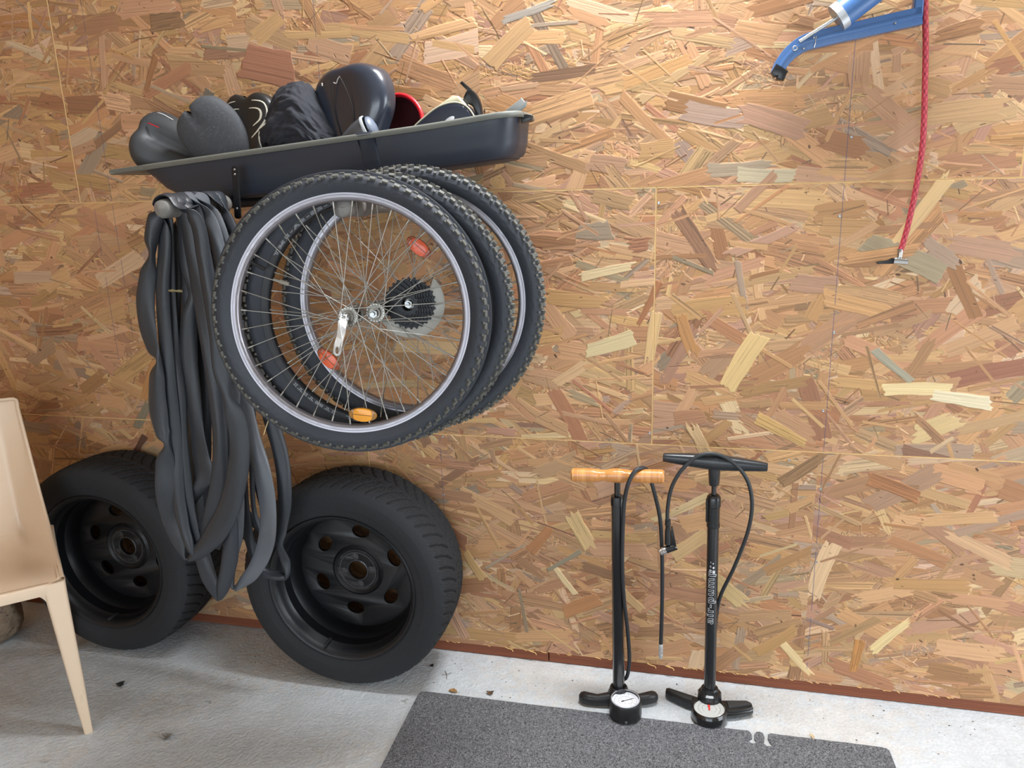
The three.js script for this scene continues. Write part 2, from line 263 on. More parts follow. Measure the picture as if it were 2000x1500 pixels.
// bottom plate under the boards: red-brown treated timber in two lengths, frayed fibres hang over it
const plateTex = (() => {
  const [c, k] = canvas(2048, 64), r = rng(31); k.fillStyle = '#7d4429'; k.fillRect(0, 0, 2048, 64);
  for (let i = 0; i < 260; i++) { k.strokeStyle = r() < 0.5 ? 'rgba(92,48,28,0.35)' : 'rgba(150,88,56,0.3)'; k.lineWidth = 0.6 + 2 * r(); const y = r() * 64, x = r() * 2048, l = 100 + 600 * r(); k.beginPath(); k.moveTo(x, y); k.bezierCurveTo(x + l / 3, y + 3 * (r() - 0.5), x + l * 0.66, y + 3 * (r() - 0.5), x + l, y + 2 * (r() - 0.5)); k.stroke(); }
  return canvasTex(c, true, true);
})();
const plateMat = std(0xffffff, 0.7, 0, { map: plateTex, bumpMap: cloudy, bumpScale: 0.0008 });
const plate = new THREE.Group(); plate.name = 'baseboard_back'; plate.userData.kind = 'structure'; scene.add(plate);
for (const [a, b] of [[-3.0, -0.402], [-0.399, 2.5]]) {
  const g = box(b - a, 0.033, 0.05, (a + b) / 2, 0.0175, -0.0275, 0.002), uv = g.attributes.uv, p = g.attributes.position;
  for (let i = 0; i < uv.count; i++) uv.setXY(i, p.getX(i) / 2.4 + 0.3, p.getY(i) / 0.036);
  part('timber', g, plateMat, plate);
}
{
  const r = rng(5), g = [];
  for (let i = 0; i < 46; i++) { const x = -0.75 + 1.5 * r(), l = 0.006 + 0.02 * r() * r(), y = 0.036; g.push(hose([[x, y, 0.0008], [x + l * 0.5, y - 0.002 * r(), 0.0025], [x + l, y - 0.004 * r() - 0.001, 0.0012]], 0.0007 + 0.0006 * r(), 4, 4)); }
  for (const [x, y] of [[-0.096, 0.033], [-0.045, 0.033], [-0.522, 0.035], [-0.45, 0.033]]) g.push(hose([[x - 0.012, y + 0.002, 0.001], [x, y, 0.004], [x + 0.01, y - 0.003, 0.003], [x + 0.013, y - 0.009, 0.004]], 0.0013, 8, 5));
  const f = part('frayed_fibre', merge(g), std(0xd9b273, 0.8), plate); f.userData.kind = 'stuff';
}

// ---------------------------------------------------------------- floor, other walls, ceiling
const floorTex = (() => {
  const n = 1536, [c, k] = canvas(n, n), d = k.createImageData(n, n), r = rng(77);
  for (let j = 0; j < n; j++) for (let i = 0; i < n; i++) {
    const x = i / n, y = j / n, o = (j * n + i) * 4;
    const big = vnoise(x * 5, y * 5, 5, 21) * 0.6 + vnoise(x * 13, y * 13, 13, 22) * 0.4, mid = vnoise(x * 60, y * 60, 60, 23), fin = vnoise(x * 380, y * 380, 380, 24);
    const warm = sstep(0.5, 0.85, vnoise(x * 4, y * 9, 36, 25) * 0.7 + vnoise(x * 90, y * 90, 90, 26) * 0.45);
    const v = 199 + (big - 0.5) * 16 + (mid - 0.5) * 9 + (fin - 0.5) * 14;
    d.data[o] = v - 5 + warm * 3; d.data[o + 1] = v - warm * 2; d.data[o + 2] = v + 3 - warm * 7; d.data[o + 3] = 255;
  }
  k.putImageData(d, 0, 0);
  for (let i = 0; i < 900; i++) { k.fillStyle = r() < 0.75 ? `rgba(60,52,44,${0.15 + 0.5 * r() * r()})` : 'rgba(240,238,230,0.5)'; k.beginPath(); k.ellipse(r() * n, r() * n, 0.5 + 2.2 * r() * r() * r(), 0.5 + 1.4 * r() * r(), r() * 3, 0, TAU); k.fill(); }
  for (let i = 0; i < 26; i++) { const x = r() * n, y = r() * n, m = 5 + 9 * r(); for (let j = 0; j < 9; j++) { k.fillStyle = 'rgba(112,108,104,0.22)'; k.beginPath(); k.ellipse(x + (r() - 0.5) * m * 1.6, y + (r() - 0.5) * m, m * 0.4 * r() + 1, m * 0.3 * r() + 1, r() * 3, 0, TAU); k.fill(); } }
  const t = canvasTex(c, true, true); t.repeat.set(1 / 1.5, 1 / 1.5); return t;
})();
const floorBump = dataTex(1024, (x, y) => 0.55 * vnoise(x * 230, y * 230, 230, 41) + 0.3 * vnoise(x * 110, y * 110, 110, 42) + 0.15 * vnoise(x * 30, y * 30, 30, 43), false, [1 / 1.2, 1 / 1.2]);
const floorGeo = box(5.6, 0.12, 5.4, -0.25, -0.06, 2.6);
{ const uv = floorGeo.attributes.uv, p = floorGeo.attributes.position; for (let i = 0; i < uv.count; i++) uv.setXY(i, p.getX(i), p.getZ(i)); }
struct('floor', floorGeo, std(0xffffff, 0.6, 0, { map: floorTex, bumpMap: floorBump, bumpScale: 0.0016 }));
const plaster = std(0xb9aa95, 0.9);
struct('wall_left', box(0.12, 3.42, 5.4, -2.56, 1.65, 2.6), std(0xb0895c, 0.9));
struct('wall_front', merge([box(GATE.x0 + 3.05, 3.42, 0.12, (GATE.x0 - 3.05) / 2, 1.65, 5.26), box(2.6 - GATE.x1, 3.42, 0.12, (2.6 + GATE.x1) / 2, 1.65, 5.26), box(GATE.x1 - GATE.x0, 3.36 - GATE.h, 0.12, (GATE.x0 + GATE.x1) / 2, (3.36 + GATE.h) / 2, 5.26)]), plaster);
struct('ceiling', box(5.7, 0.12, 5.5, -0.25, 3.36, 2.6), std(0xc9c4ba, 0.9));
struct('wall_right', merge([
  box(0.12, 3.42, DOOR.z0 + 0.1, DOOR.x + 0.06, 1.65, (DOOR.z0 - 0.1) / 2), box(0.12, 3.42, 5.3 - DOOR.z1, DOOR.x + 0.06, 1.65, (5.3 + DOOR.z1) / 2),
  box(0.12, 3.36 - DOOR.h, DOOR.z1 - DOOR.z0, DOOR.x + 0.06, (3.36 + DOOR.h) / 2, (DOOR.z0 + DOOR.z1) / 2),
]), plaster);
struct('ground_outside', merge([box(14, 0.1, 18, DOOR.x + 0.12 + 7, -0.08, -3.7), box(20, 0.1, 14, 0, -0.08, 5.32 + 7)]), std(0xa8a49b, 0.95));

{ // ceiling lamp above the frame: a long fitting whose light rakes down the boards
  const t = thing('ceiling_lamp', 'white ceiling lamp panel hung close to the board wall above the trough', 'lamp', [LAMP.x, LAMP.y, LAMP.z]);
  part('housing', box(LAMP.len + 0.06, 0.06, LAMP.wid + 0.05, 0, 0.03, 0, 0.008), std(0xdcdcdc, 0.5), t);
  part('diffuser', box(LAMP.len, 0.03, LAMP.wid, 0, -0.014, 0, 0.006), std(0xf4f4f4, 0.5, 0, { emissive: 0xffffff, emissiveIntensity: 1.2 }), t);
  for (const s of [-1, 1]) part('hanger', cyl(0.004, 0.004, V(s * 0.3, 0.06, 0), V(s * 0.3, 3.3 - LAMP.y, 0), 8), M.steel, t);
}

// ---------------------------------------------------------------- car wheels on the floor
function tyreSkin() {
  // cross-section of the tyre from the front bead over the tread to the rear bead: [z, radius]
  const half = [[0.086, 0.206], [0.093, 0.211], [0.0975, 0.2205], [0.0985, 0.2222], [0.0992, 0.2222], [0.1005, 0.228], [0.1035, 0.243], [0.1042, 0.2445], [0.1044, 0.2462], [0.1048, 0.256], [0.1046, 0.266], [0.1034, 0.2745], [0.1032, 0.2765], [0.1008, 0.283], [0.0968, 0.2905], [0.0915, 0.2975]];
  const prof = half.map(([z, r]) => [z, r, 0]);
  const K = 46; for (let i = 0; i <= K; i++) { const z = lerp(0.087, -0.087, i / K), e = Math.abs(z) / 0.087; prof.push([z, 0.3092 - 0.0075 * e ** 3.2, 1]); }
  for (let i = half.length - 1; i >= 0; i--) prof.push([-half[i][0], half[i][1], 0]);
  const N = 720, P = 56, m = prof.length - 1;
  const groove = (z, th) => {
    const e = Math.abs(z) / 0.087, s = z > 0 ? 0 : 0.5, ph = th / TAU * P + s - 1.9 * Math.sqrt(e + 0.02), f = ph - Math.floor(ph);
    let d = 0;
    if (e > 0.05) d = Math.max(d, 1 - sstep(0.07, 0.13, Math.abs(f - 0.5)) ) * (e < 0.97 ? 1 : 0.6);
    const ph2 = th / TAU * P * 4 + (e > 0.5 ? 6 : 3) * Math.sin(e * 18), f2 = ph2 - Math.floor(ph2);
    const sipe = (1 - sstep(0.12, 0.3, Math.abs(f2 - 0.5))) * 0.35 * (e > 0.06 ? 1 : 0);
    const ring = Math.max(1 - sstep(0.02, 0.045, Math.abs(e - 0.52)), 1 - sstep(0.012, 0.03, Math.abs(e - 0.16))) * (0.6 + 0.4 * Math.sin(th * P));
    return Math.max(d, sipe, ring * 0.7);
  };
  return grid(N, m, (u, v) => {
    const [z, r0, tread] = prof[Math.round(v * m)], th = u * TAU, r = r0 - (tread ? 0.0065 * groove(z, th) : 0);
    return [Math.cos(th) * r, Math.sin(th) * r, z, u * 8, v * 1.2];
  }, { closeU: true, flip: true });
}
const tyreGeo = tyreSkin();
const rimGeo = latheZ([[0.2045, 0.0915], [0.2165, 0.0935], [0.2185, 0.0975], [0.2165, 0.1005], [0.2125, 0.0995], [0.2065, 0.094], [0.2005, 0.082], [0.1985, 0.071], [0.1925, 0.062], [0.1915, 0.03], [0.184, 0.018], [0.1805, 0.0], [0.1805, -0.03], [0.19, -0.045], [0.196, -0.075], [0.204, -0.09], [0.2165, -0.098], [0.2165, -0.101], [0.203, -0.095]], 128, 0.5);
const discGeo = (() => {
  const s = new THREE.Shape(); s.absarc(0, 0, 0.183, 0, TAU);
  const hole = (x, y, rx, ry, rot) => { const p = new THREE.Path(); p.absellipse(x, y, rx, ry, 0, TAU, true, rot); s.holes.push(p); };
  for (let i = 0; i < 6; i++) { const a = TAU * i / 6 - 0.66; hole(Math.cos(a) * 0.124, Math.sin(a) * 0.124, 0.0185, 0.026, a); }
  hole(0, 0, 0.0285, 0.0285, 0);
  for (let i = 0; i < 4; i++) { const a = TAU * (i + 0.08) / 4; hole(Math.cos(a) * 0.0435, Math.sin(a) * 0.0435, 0.0066, 0.0066, 0); }
  return slab(s, 0.012, 0.003, 28).translate(0, 0, -0.034);
})();
const hubRingGeo = merge([latheZ([[0.0285, -0.03], [0.0287, -0.0205], [0.0305, -0.0185], [0.033, -0.0195], [0.0345, -0.0225], [0.052, -0.0225], [0.0545, -0.0195], [0.0575, -0.0195], [0.0595, -0.023], [0.062, -0.032]], 64, 0.5)]);
const boltSeat = latheZ([[0.0075, -0.0235], [0.0085, -0.0205], [0.0108, -0.0205], [0.0118, -0.0235]], 24, 0.5);
const discDish = latheZ([[0.064, -0.0225], [0.072, -0.017], [0.08, -0.0225]], 72, 0.6), valveGeo = merge([cyl(0.0042, 0.0035, V(0, 0, 0), V(0, 0, 0.026), 10), cyl(0.0046, 0.0046, V(0, 0, 0.024), V(0, 0, 0.036), 10)]);
function carWheel(label, [x, y, z], yaw, lean, spin) {
  const t = thing('car_wheel', label, 'car wheel', [x, y, z]);
  t.rotation.set(-lean, yaw, 0, 'YXZ');
  part('tyre', tyreGeo, M.carTyre, t).rotation.z = spin;
  const rim = part('rim', rimGeo, M.carRim, t);
  const disc = part('wheel_disc', discGeo, M.carRim, t); disc.rotation.z = spin;
  part('stiffening_ring', discDish, M.carRim, disc);
  const hub = part('hub_flange', hubRingGeo, M.carHub, t, 'worn bare-metal hub flange'); hub.rotation.z = spin;
  for (let i = 0; i < 4; i++) { const a = TAU * (i + 0.08) / 4, b = part('bolt_seat', boltSeat, M.carHub, hub); b.position.set(Math.cos(a) * 0.0435, Math.sin(a) * 0.0435, 0); }
  const v = part('valve', valveGeo, M.blackMatt, rim); v.position.set(Math.cos(-1.9 + spin) * 0.188, Math.sin(-1.9 + spin) * 0.188, 0.066); v.rotation.z = 0.3;
  return t;
}
carWheel('black car wheel right of the hanging inner tubes, its hub and oval holes showing', [-0.9452, 0.3108, 0.1262], 0.0211, 0.0287, 0.0);
carWheel('black car wheel on the floor in the dark corner beside the cream chair', [-1.7472, 0.3104, 0.1105], -0.0133, 0.0216, 0.35);

// ---------------------------------------------------------------- bicycle wheels hanging from the second peg
const bikeTyre = (ridged) => {
  const h = [[0.0108, 0.2545], [0.0122, 0.2575], [0.0168, 0.2625], [0.0215, 0.2695], [0.0236, 0.276], [0.0238, 0.2785], [0.0233, 0.2795], [0.0225, 0.2840], [0.0196, 0.2888], [0.0150, 0.2925], [0.0098, 0.2948]];
  const mid = ridged ? [[0.0066, 0.2962], [0.0062, 0.3020], [0.0042, 0.3028], [0.0036, 0.3004], [0.0016, 0.3006], [0.0012, 0.3034], [-0.0012, 0.3034], [-0.0016, 0.3006], [-0.0036, 0.3004], [-0.0042, 0.3028], [-0.0062, 0.3020], [-0.0066, 0.2962]] : [[0.004, 0.2962], [-0.004, 0.2962]];
  const pts = [...h, ...mid, ...h.slice().reverse().map(([z, r]) => [-z, r])];
  const g = latheZ(pts.map(([z, r]) => [r, z]), 160, 0.7); const uv = g.attributes.uv; for (let i = 0; i < uv.count; i++) uv.setXY(i, uv.getX(i) * 8, uv.getY(i) * 0.6); return g;
};
// one tread block, wider at its foot; r outward is +y here
function block(wx, wz, hgt, top = 0.82) { const g = new THREE.BoxGeometry(wx, hgt, wz), p = g.attributes.position; for (let i = 0; i < p.count; i++) if (p.getY(i) > 0) { p.setX(i, p.getX(i) * top); p.setZ(i, p.getZ(i) * top); } return g.translate(0, hgt / 2, 0).toNonIndexed(); }
function treadGeo(kind) {
  const list = [], put = (g, th, z, r, tilt, turn = 0) => { g.rotateY(turn); g.rotateX(tilt); g.translate(0, r, z); g.rotateZ(th); g.computeVertexNormals(); list.push(g); };
  const n = kind ? 66 : 70;
  for (let i = 0; i < n; i++) {
    const a = TAU * i / n, h = TAU / n / 2;
    for (const s of [-1, 1]) {
      const th = a + (s > 0 ? 0 : h);
      if (kind) {
        put(block(0.0135, 0.0085, 0.0062), th, s * 0.0162, 0.2900, s * 0.72); put(block(0.006, 0.006, 0.0052), th + h, s * 0.0192, 0.2870, s * 0.95);
        put(block(0.012, 0.0062, 0.0068), th + h, s * 0.0088, 0.2940, s * 0.32, s * 0.5); put(block(0.0085, 0.005, 0.0064), th, s * 0.0024, 0.2958, 0, -s * 0.5);
      } else {
        put(block(0.0145, 0.0078, 0.0056), th, s * 0.0178, 0.2884, s * 0.78); put(block(0.0052, 0.0042, 0.0050), th + 0.26 * TAU / n, s * 0.0214, 0.2852, s * 1.05);
        put(block(0.0118, 0.0050, 0.0046), th + h, s * 0.0108, 0.2928, s * 0.42);
      }
    }
  }
  return merge(list);
}
const rimProfile = [[0.2560, 0.0098], [0.2572, 0.0118], [0.2570, 0.0126], [0.2545, 0.0123], [0.2535, 0.0121], [0.2525, 0.0124], [0.2475, 0.0122], [0.2468, 0.0117], [0.2458, 0.0119], [0.2440, 0.0112], [0.2418, 0.0090], [0.2404, 0.0050], [0.2400, 0.0]];
const bikeRim = latheZ([...rimProfile, ...rimProfile.slice(0, -1).reverse().map(([r, z]) => [r, -z]), [0.25, -0.008], [0.247, 0], [0.25, 0.008], [0.2560, 0.0098]], 160, 0.35);
const letterStrip = (() => {                                      // outlined block letters on the dark rim
  const [c, k] = canvas(2048, 64); k.fillStyle = '#1e1f22'; k.fillRect(0, 0, 2048, 64);
  k.strokeStyle = '#b4b7bd'; k.lineWidth = 2.4; k.font = 'bold 54px sans-serif'; k.textBaseline = 'middle';
  let x = 10; for (const ch of 'TME-A3-S3-TTL  ITMTITI  ') { k.save(); k.translate(x, 33); k.scale(1.35, 0.85); k.strokeText(ch, 0, 0); k.restore(); x += k.measureText(ch).width * 1.35 + 14; }
  const t = canvasTex(c, true, true); return t;
})();
const rimBand = grid(96, 1, (u, v) => { const a = u * TAU, r = lerp(0.2560, 0.2440, v), z = lerp(0.0128, 0.0122, v); return [Math.cos(a) * r, Math.sin(a) * r, z, 1 - u * 2.4, 1 - v]; }, { flip: false });
const hubGeo = latheZ([[0.0045, 0.049], [0.0075, 0.049], [0.0085, 0.046], [0.0085, 0.042], [0.0125, 0.0415], [0.0135, 0.037], [0.0135, 0.034], [0.012, 0.0335], [0.0135, 0.032], [0.0205, 0.0315], [0.0215, 0.030], [0.0205, 0.0285], [0.0145, 0.0278], [0.012, 0.022], [0.0115, 0.0], [0.012, -0.022], [0.0145, -0.0278], [0.0205, -0.0285], [0.0215, -0.03], [0.0205, -0.0315], [0.0135, -0.032], [0.0125, -0.0415], [0.0085, -0.042], [0.0075, -0.049], [0.0045, -0.049]], 40, 0.45);
const axleGeo = merge([latheZ([[0.0001, 0.0655], [0.0042, 0.0655], [0.0045, 0.064], [0.0045, -0.0655], [0.0001, -0.0655]], 16), new THREE.CylinderGeometry(0.0088, 0.0088, 0.005, 6).rotateX(PI / 2).translate(0, 0, 0.0535)]);
// every spoke: from a flange hole to a nipple in the rim; one shape, placed 36 times
const S0 = V(0.0185, 0, 0.0305), spokeAng = PI / 3, S1 = V(Math.cos(spokeAng) * 0.2412, Math.sin(spokeAng) * 0.2412, 0.0022);
const spokeGeo = (flip) => {
  const a = S0.clone(), b = S1.clone(); if (flip) { a.y *= -1; b.y *= -1; a.z += 0.0016; }
  const d = b.clone().sub(a).normalize();
  return merge([cyl(0.00105, 0.00105, a, b, 6), cyl(0.0019, 0.0021, b.clone().addScaledVector(d, -0.013), b, 8), cyl(0.0019, 0.0019, V(a.x, a.y, a.z + 0.0012), V(a.x, a.y, a.z - 0.003), 8)]);
};
const SPOKES = [spokeGeo(false), spokeGeo(true)];
SPOKES.push(...SPOKES.map((g) => { const m = g.clone().applyMatrix4(new THREE.Matrix4().makeScale(1, -1, -1)); return m; }));
const leverGeo = (() => {                                          // quick-release lever with an eyelet at its end, hanging along -y
  const s = outline([[-0.0062, 0.001], [-0.0068, -0.012], [-0.006, -0.03], [-0.0062, -0.046], [-0.0052, -0.054], [0, -0.0575], [0.0052, -0.054], [0.0066, -0.046], [0.0064, -0.03], [0.0066, -0.012], [0.0062, 0.001]], true);
  const h = new THREE.Path(); h.absellipse(0, -0.0475, 0.0026, 0.0058, 0, TAU, true); s.holes.push(h);
  const g = slab(s, 0.0052, 0.0014, 16), p = g.attributes.position;
  for (let i = 0; i < p.count; i++) { const t = clamp(-p.getY(i) / 0.057, 0, 1); p.setZ(i, p.getZ(i) + 0.012 * sstep(0.3, 0.75, t) - 0.004 * sstep(0.75, 1, t)); }
  g.computeVertexNormals(); return crease(g, 0.5);
})();
const cleviceGeo = merge([box(0.0032, 0.017, 0.013, -0.0055, 0.003, 0, 0.0012), box(0.0032, 0.017, 0.013, 0.0055, 0.003, 0, 0.0012), new THREE.CylinderGeometry(0.0055, 0.0055, 0.008, 20).rotateZ(PI / 2).translate(0, 0.0, 0), latheZ([[0.0001, -0.004], [0.0085, -0.004], [0.009, -0.008], [0.009, -0.012], [0.0001, -0.012]], 24)]);
// reflector between the spokes: oval, lens bright, rim darker
const reflShape = (w, h) => { const s = new THREE.Shape(); s.absellipse(0, 0, w, h, 0, TAU); return s; };
const facet = dataTex(128, (x, y) => { const a = (x * 26) % 1, b = (y * 26) % 1; return 0.3 + 0.35 * Math.abs(a - 0.5) + 0.35 * Math.abs(b - 0.5); }, false, [40, 40]);
function reflector(parent, x, y, turn, dark, light, label) {
  const g = new THREE.Group(); g.name = 'reflector'; g.position.set(x, y, 0.0); g.rotation.z = turn; parent.add(g); g.userData.label = label;
  part('reflector_body', merge([slab(reflShape(0.0315, 0.0155), 0.007, 0.0025, 32).translate(0, 0, 0.001)]), phys(dark, 0.3, 0, { clearcoat: 0.5 }), g);
  part('reflector_lens', slab(outline([[-0.021, 0], [-0.018, 0.0105], [-0.009, 0.0142], [0.009, 0.0142], [0.018, 0.0105], [0.021, 0], [0.018, -0.0105], [0.009, -0.0142], [-0.009, -0.0142], [-0.018, -0.0105]], true), 0.003, 0.001, 24).translate(0, 0, 0.007), phys(light, 0.35, 0, { clearcoat: 0.7, bumpMap: facet, bumpScale: 0.0008 }), g);
  for (const s of [-1, 1]) part('reflector_clip', box(0.005, 0.009, 0.004, s * 0.0265, 0, 0.008, 0.0015), std(dark, 0.5), g);
  part('reflector_bar', box(0.041, 0.0009, 0.0008, 0, 0, 0.0103), std(0x5b3a12, 0.5), g);
}
function bikeWheel(label, [x, y, z], yaw, lean, spin, kind) {
  const t = thing('spoked_wheel', label, 'bicycle wheel', [x, y, z], 'bicycle wheels hung on the second peg');
  t.rotation.set(-lean, yaw, 0, 'YXZ');
  const tyre = part('tyre', bikeTyre(kind === 'front'), M.tyre, t); part('tread_blocks', treadGeo(kind === 'front' ? 0 : 1), M.tyreKnob, tyre); tyre.rotation.z = spin * 0.37;
  part('rim', bikeRim, kind === 'black' ? std(0x222327, 0.45, 0.4) : M.alu, t, kind === 'black' ? 'black rim with outlined letters' : 'dull aluminium rim');
  for (let i = 0; i < 9; i++) [0, TAU / 18, TAU / 12, TAU / 36].forEach((off, k) => { part('spoke', SPOKES[k], M.spoke, t).rotation.z = spin + TAU * i / 9 + off; });
  const hub = part('hub', hubGeo, std(0x77736b, 0.45, 0.75, { roughnessMap: cloudy }), t); part('axle', axleGeo, M.steel, hub);
  return t;
}
const W1 = bikeWheel('front bicycle wheel of the three, aluminium rim, yellow reflector and quick-release lever', [-0.7235, 1.1326, 0.476], 0.213, 0.0708, 0.1, 'front');
{
  const q = part('quick_release', cleviceGeo, M.chrome, W1, 'bright quick-release clamp'); q.position.set(0, 0, 0.0705); q.rotation.z = -0.22;
  const lv = part('lever', leverGeo, std(0xd9d9d7, 0.3, 0.55), q); lv.position.set(0, -0.004, 0.0); lv.scale.set(1.3, 1.28, 1.2);
  reflector(W1, 0.012, -0.2185, -0.12, 0x9a6a1e, 0xf5a212, 'amber spoke reflector');
  const v = part('valve', merge([cyl(0.0042, 0.0034, V(0, 0, 0), V(0, -0.03, 0), 10), cyl(0.0045, 0.0045, V(0, -0.022, 0), V(0, -0.036, 0), 10)]), M.blackMatt, W1, 'black valve'); v.position.set(-0.211, 0.121, 0); v.rotation.z = 0.98 + 0.08;
}
const W2 = bikeWheel('middle bicycle wheel of the three, black lettered rim, two orange reflectors', [-0.684, 1.133, 0.4225], 0.205, 0.06, 0.31, 'black');
{
  part('rim_lettering', rimBand.clone().translate(0, 0, 0.0006), std(0xffffff, 0.5, 0.1, { map: letterStrip }), W2);
  reflector(W2, -0.117, -0.104, -0.82, 0x9c4a24, 0xe8602c, 'orange spoke reflector');
  reflector(W2, 0.098, 0.137, -0.72, 0x9c4a24, 0xf06236, 'orange spoke reflector');
  const v = part('valve', merge([cyl(0.003, 0.003, V(0, 0, 0), V(0, -0.026, 0), 10), cyl(0.0048, 0.0048, V(0, -0.016, 0), V(0, -0.036, 0), 10)]), std(0x9d998c, 0.5), W2, 'valve with a pale cap'); v.position.set(-0.229, 0.076, 0); v.rotation.z = 1.25;
}
const W3 = bikeWheel('rearmost bicycle wheel of the three, with a cogged cassette and a broken clear spoke guard', [-0.629, 1.1435, 0.35], 0.17, 0.05, 0.52, 'rear');
{
  const tooth = (R, n) => { const p = []; for (let i = 0; i < n; i++) { const a = TAU * i / n, h = TAU / n; p.push([Math.cos(a - h * 0.3) * (R - 0.004), Math.sin(a - h * 0.3) * (R - 0.004)], [Math.cos(a - h * 0.1) * R, Math.sin(a - h * 0.1) * R], [Math.cos(a + h * 0.1) * R, Math.sin(a + h * 0.1) * R], [Math.cos(a + h * 0.3) * (R - 0.004), Math.sin(a + h * 0.3) * (R - 0.004)]); } const s = outline(p), c = new THREE.Path(); c.absarc(0, 0, 0.014, 0, TAU, true); s.holes.push(c); return slab(s, 0.0024, 0.0004, 10, 1); };
  [[0.0585, 28], [0.051, 24], [0.0455, 22], [0.040, 20], [0.0355, 18], [0.031, 16], [0.0275, 14]].forEach(([R, n], i) => part('sprocket', tooth(R, n).translate(0, 0, 0.034 + i * 0.0046), M.darkSteel, W3));
  // guard: a clear plastic ring of which a third has broken away
  const s = new THREE.Shape(); s.absarc(0, 0, 0.078, -2.7, 0.75, false); for (let i = 0; i < 9; i++) { const a = lerp(0.78, 0.55, i / 8); s.lineTo(Math.cos(a) * lerp(0.076, 0.05, i / 8), Math.sin(a) * lerp(0.076, 0.05, i / 8) + (i % 2 ? 0.003 : -0.001)); } s.absarc(0, 0, 0.05, 0.5, -2.4, true); s.lineTo(-0.05, -0.038);
  part('spoke_guard', slab(s, 0.0018, 0.0005, 40), phys(0xd6d8d2, 0.35, 0, { transmission: 0.45, thickness: 0, ior: 1.45 }), W3, 'clear plastic spoke guard with a broken edge').position.z = 0.0325;
}

// ---------------------------------------------------------------- pegs, tray and hanging inner tubes
const foam = std(0xffffff, 0.7, 0, { bumpMap: cloudy, bumpScale: 0.0015, map: dusty('#7f7d79', '#cdc8ba', 900, 15, 256) });
function wallPeg(label, tip, dir, ringed) {
  // tip = middle of the outer end; dir = towards the wall, unit z drop
  const t = thing('wall_peg', label, 'wall peg', [tip.x, tip.y, 0]);
  const at = (z) => V(dir.x * (tip.z - z), dir.y * (tip.z - z), z);
  part('wall_plate', box(0.05, 0.14, 0.005, at(0).x, at(0).y - 0.01, 0.0035, 0.0015), M.darkSteel, t);
  part('arm', cyl(0.013, 0.013, at(0.005), at(0.25), 20), M.darkSteel, t);
  const a = at(0.236), b = at(tip.z), len = b.distanceTo(a);
  const g = grid(40, 46, (u, v) => {
    const th = u * TAU, s = v * len, e = len - s, lump = 0.0012 * Math.sin(th * 2 + s * 34) + 0.0009 * Math.sin(th * 3 - s * 61 + 1);
    let r = 0.0222 + lump * sstep(0, 0.04, s); if (e < 0.02) r *= Math.sqrt(Math.max(0, 1 - ((0.02 - e) / 0.02) ** 2.4)); if (s < 0.006) r *= Math.sqrt(Math.max(0, s / 0.006));
    if (ringed) for (const k of [0.05, 0.085, 0.12]) r -= 0.0035 * Math.exp(-(((e - k) / 0.006) ** 2));
    const p = a.clone().lerp(b, v); return [p.x + Math.cos(th) * r, p.y + Math.sin(th) * r, p.z, u, s * 4];
  }, { closeU: true });
  part('foam_grip', g, foam, t, ringed ? 'grey grip with rounded rings' : 'lumpy grey foam grip');
  return t;
}
const PEG1 = wallPeg('grey foam-covered peg carrying the inner tubes', V(-1.1756, 1.3653, 0.46), V(0.111, 0.0164, 0), false);
const PEG2 = wallPeg('ringed peg seen through the spokes, carrying the bicycle wheels', V(-0.7443, 1.3584, 0.452), V(0.13, 0.012, 0), true);
{ // upright retaining strap in front of the tray, bolted to the peg arm
  const t = thing('retaining_strap', 'dark upright metal strap with bolts between tray side and first peg', 'metal strap', [-1.106, 1.345, 0.2585]);
  part('flat_bar', slab(roundRect(0.018, 0.125, 0.006, 0, 0.05), 0.004, 0.001), M.darkSteel, t).rotation.z = -0.06;
  for (const y of [0.012, 0.093, 0.104]) part('bolt', latheZ([[0.0001, 0.0062], [0.002, 0.0062], [0.0028, 0.0052], [0.003, 0.003]], 12), M.steel, t).position.set(y * 0.06, y, 0);
}

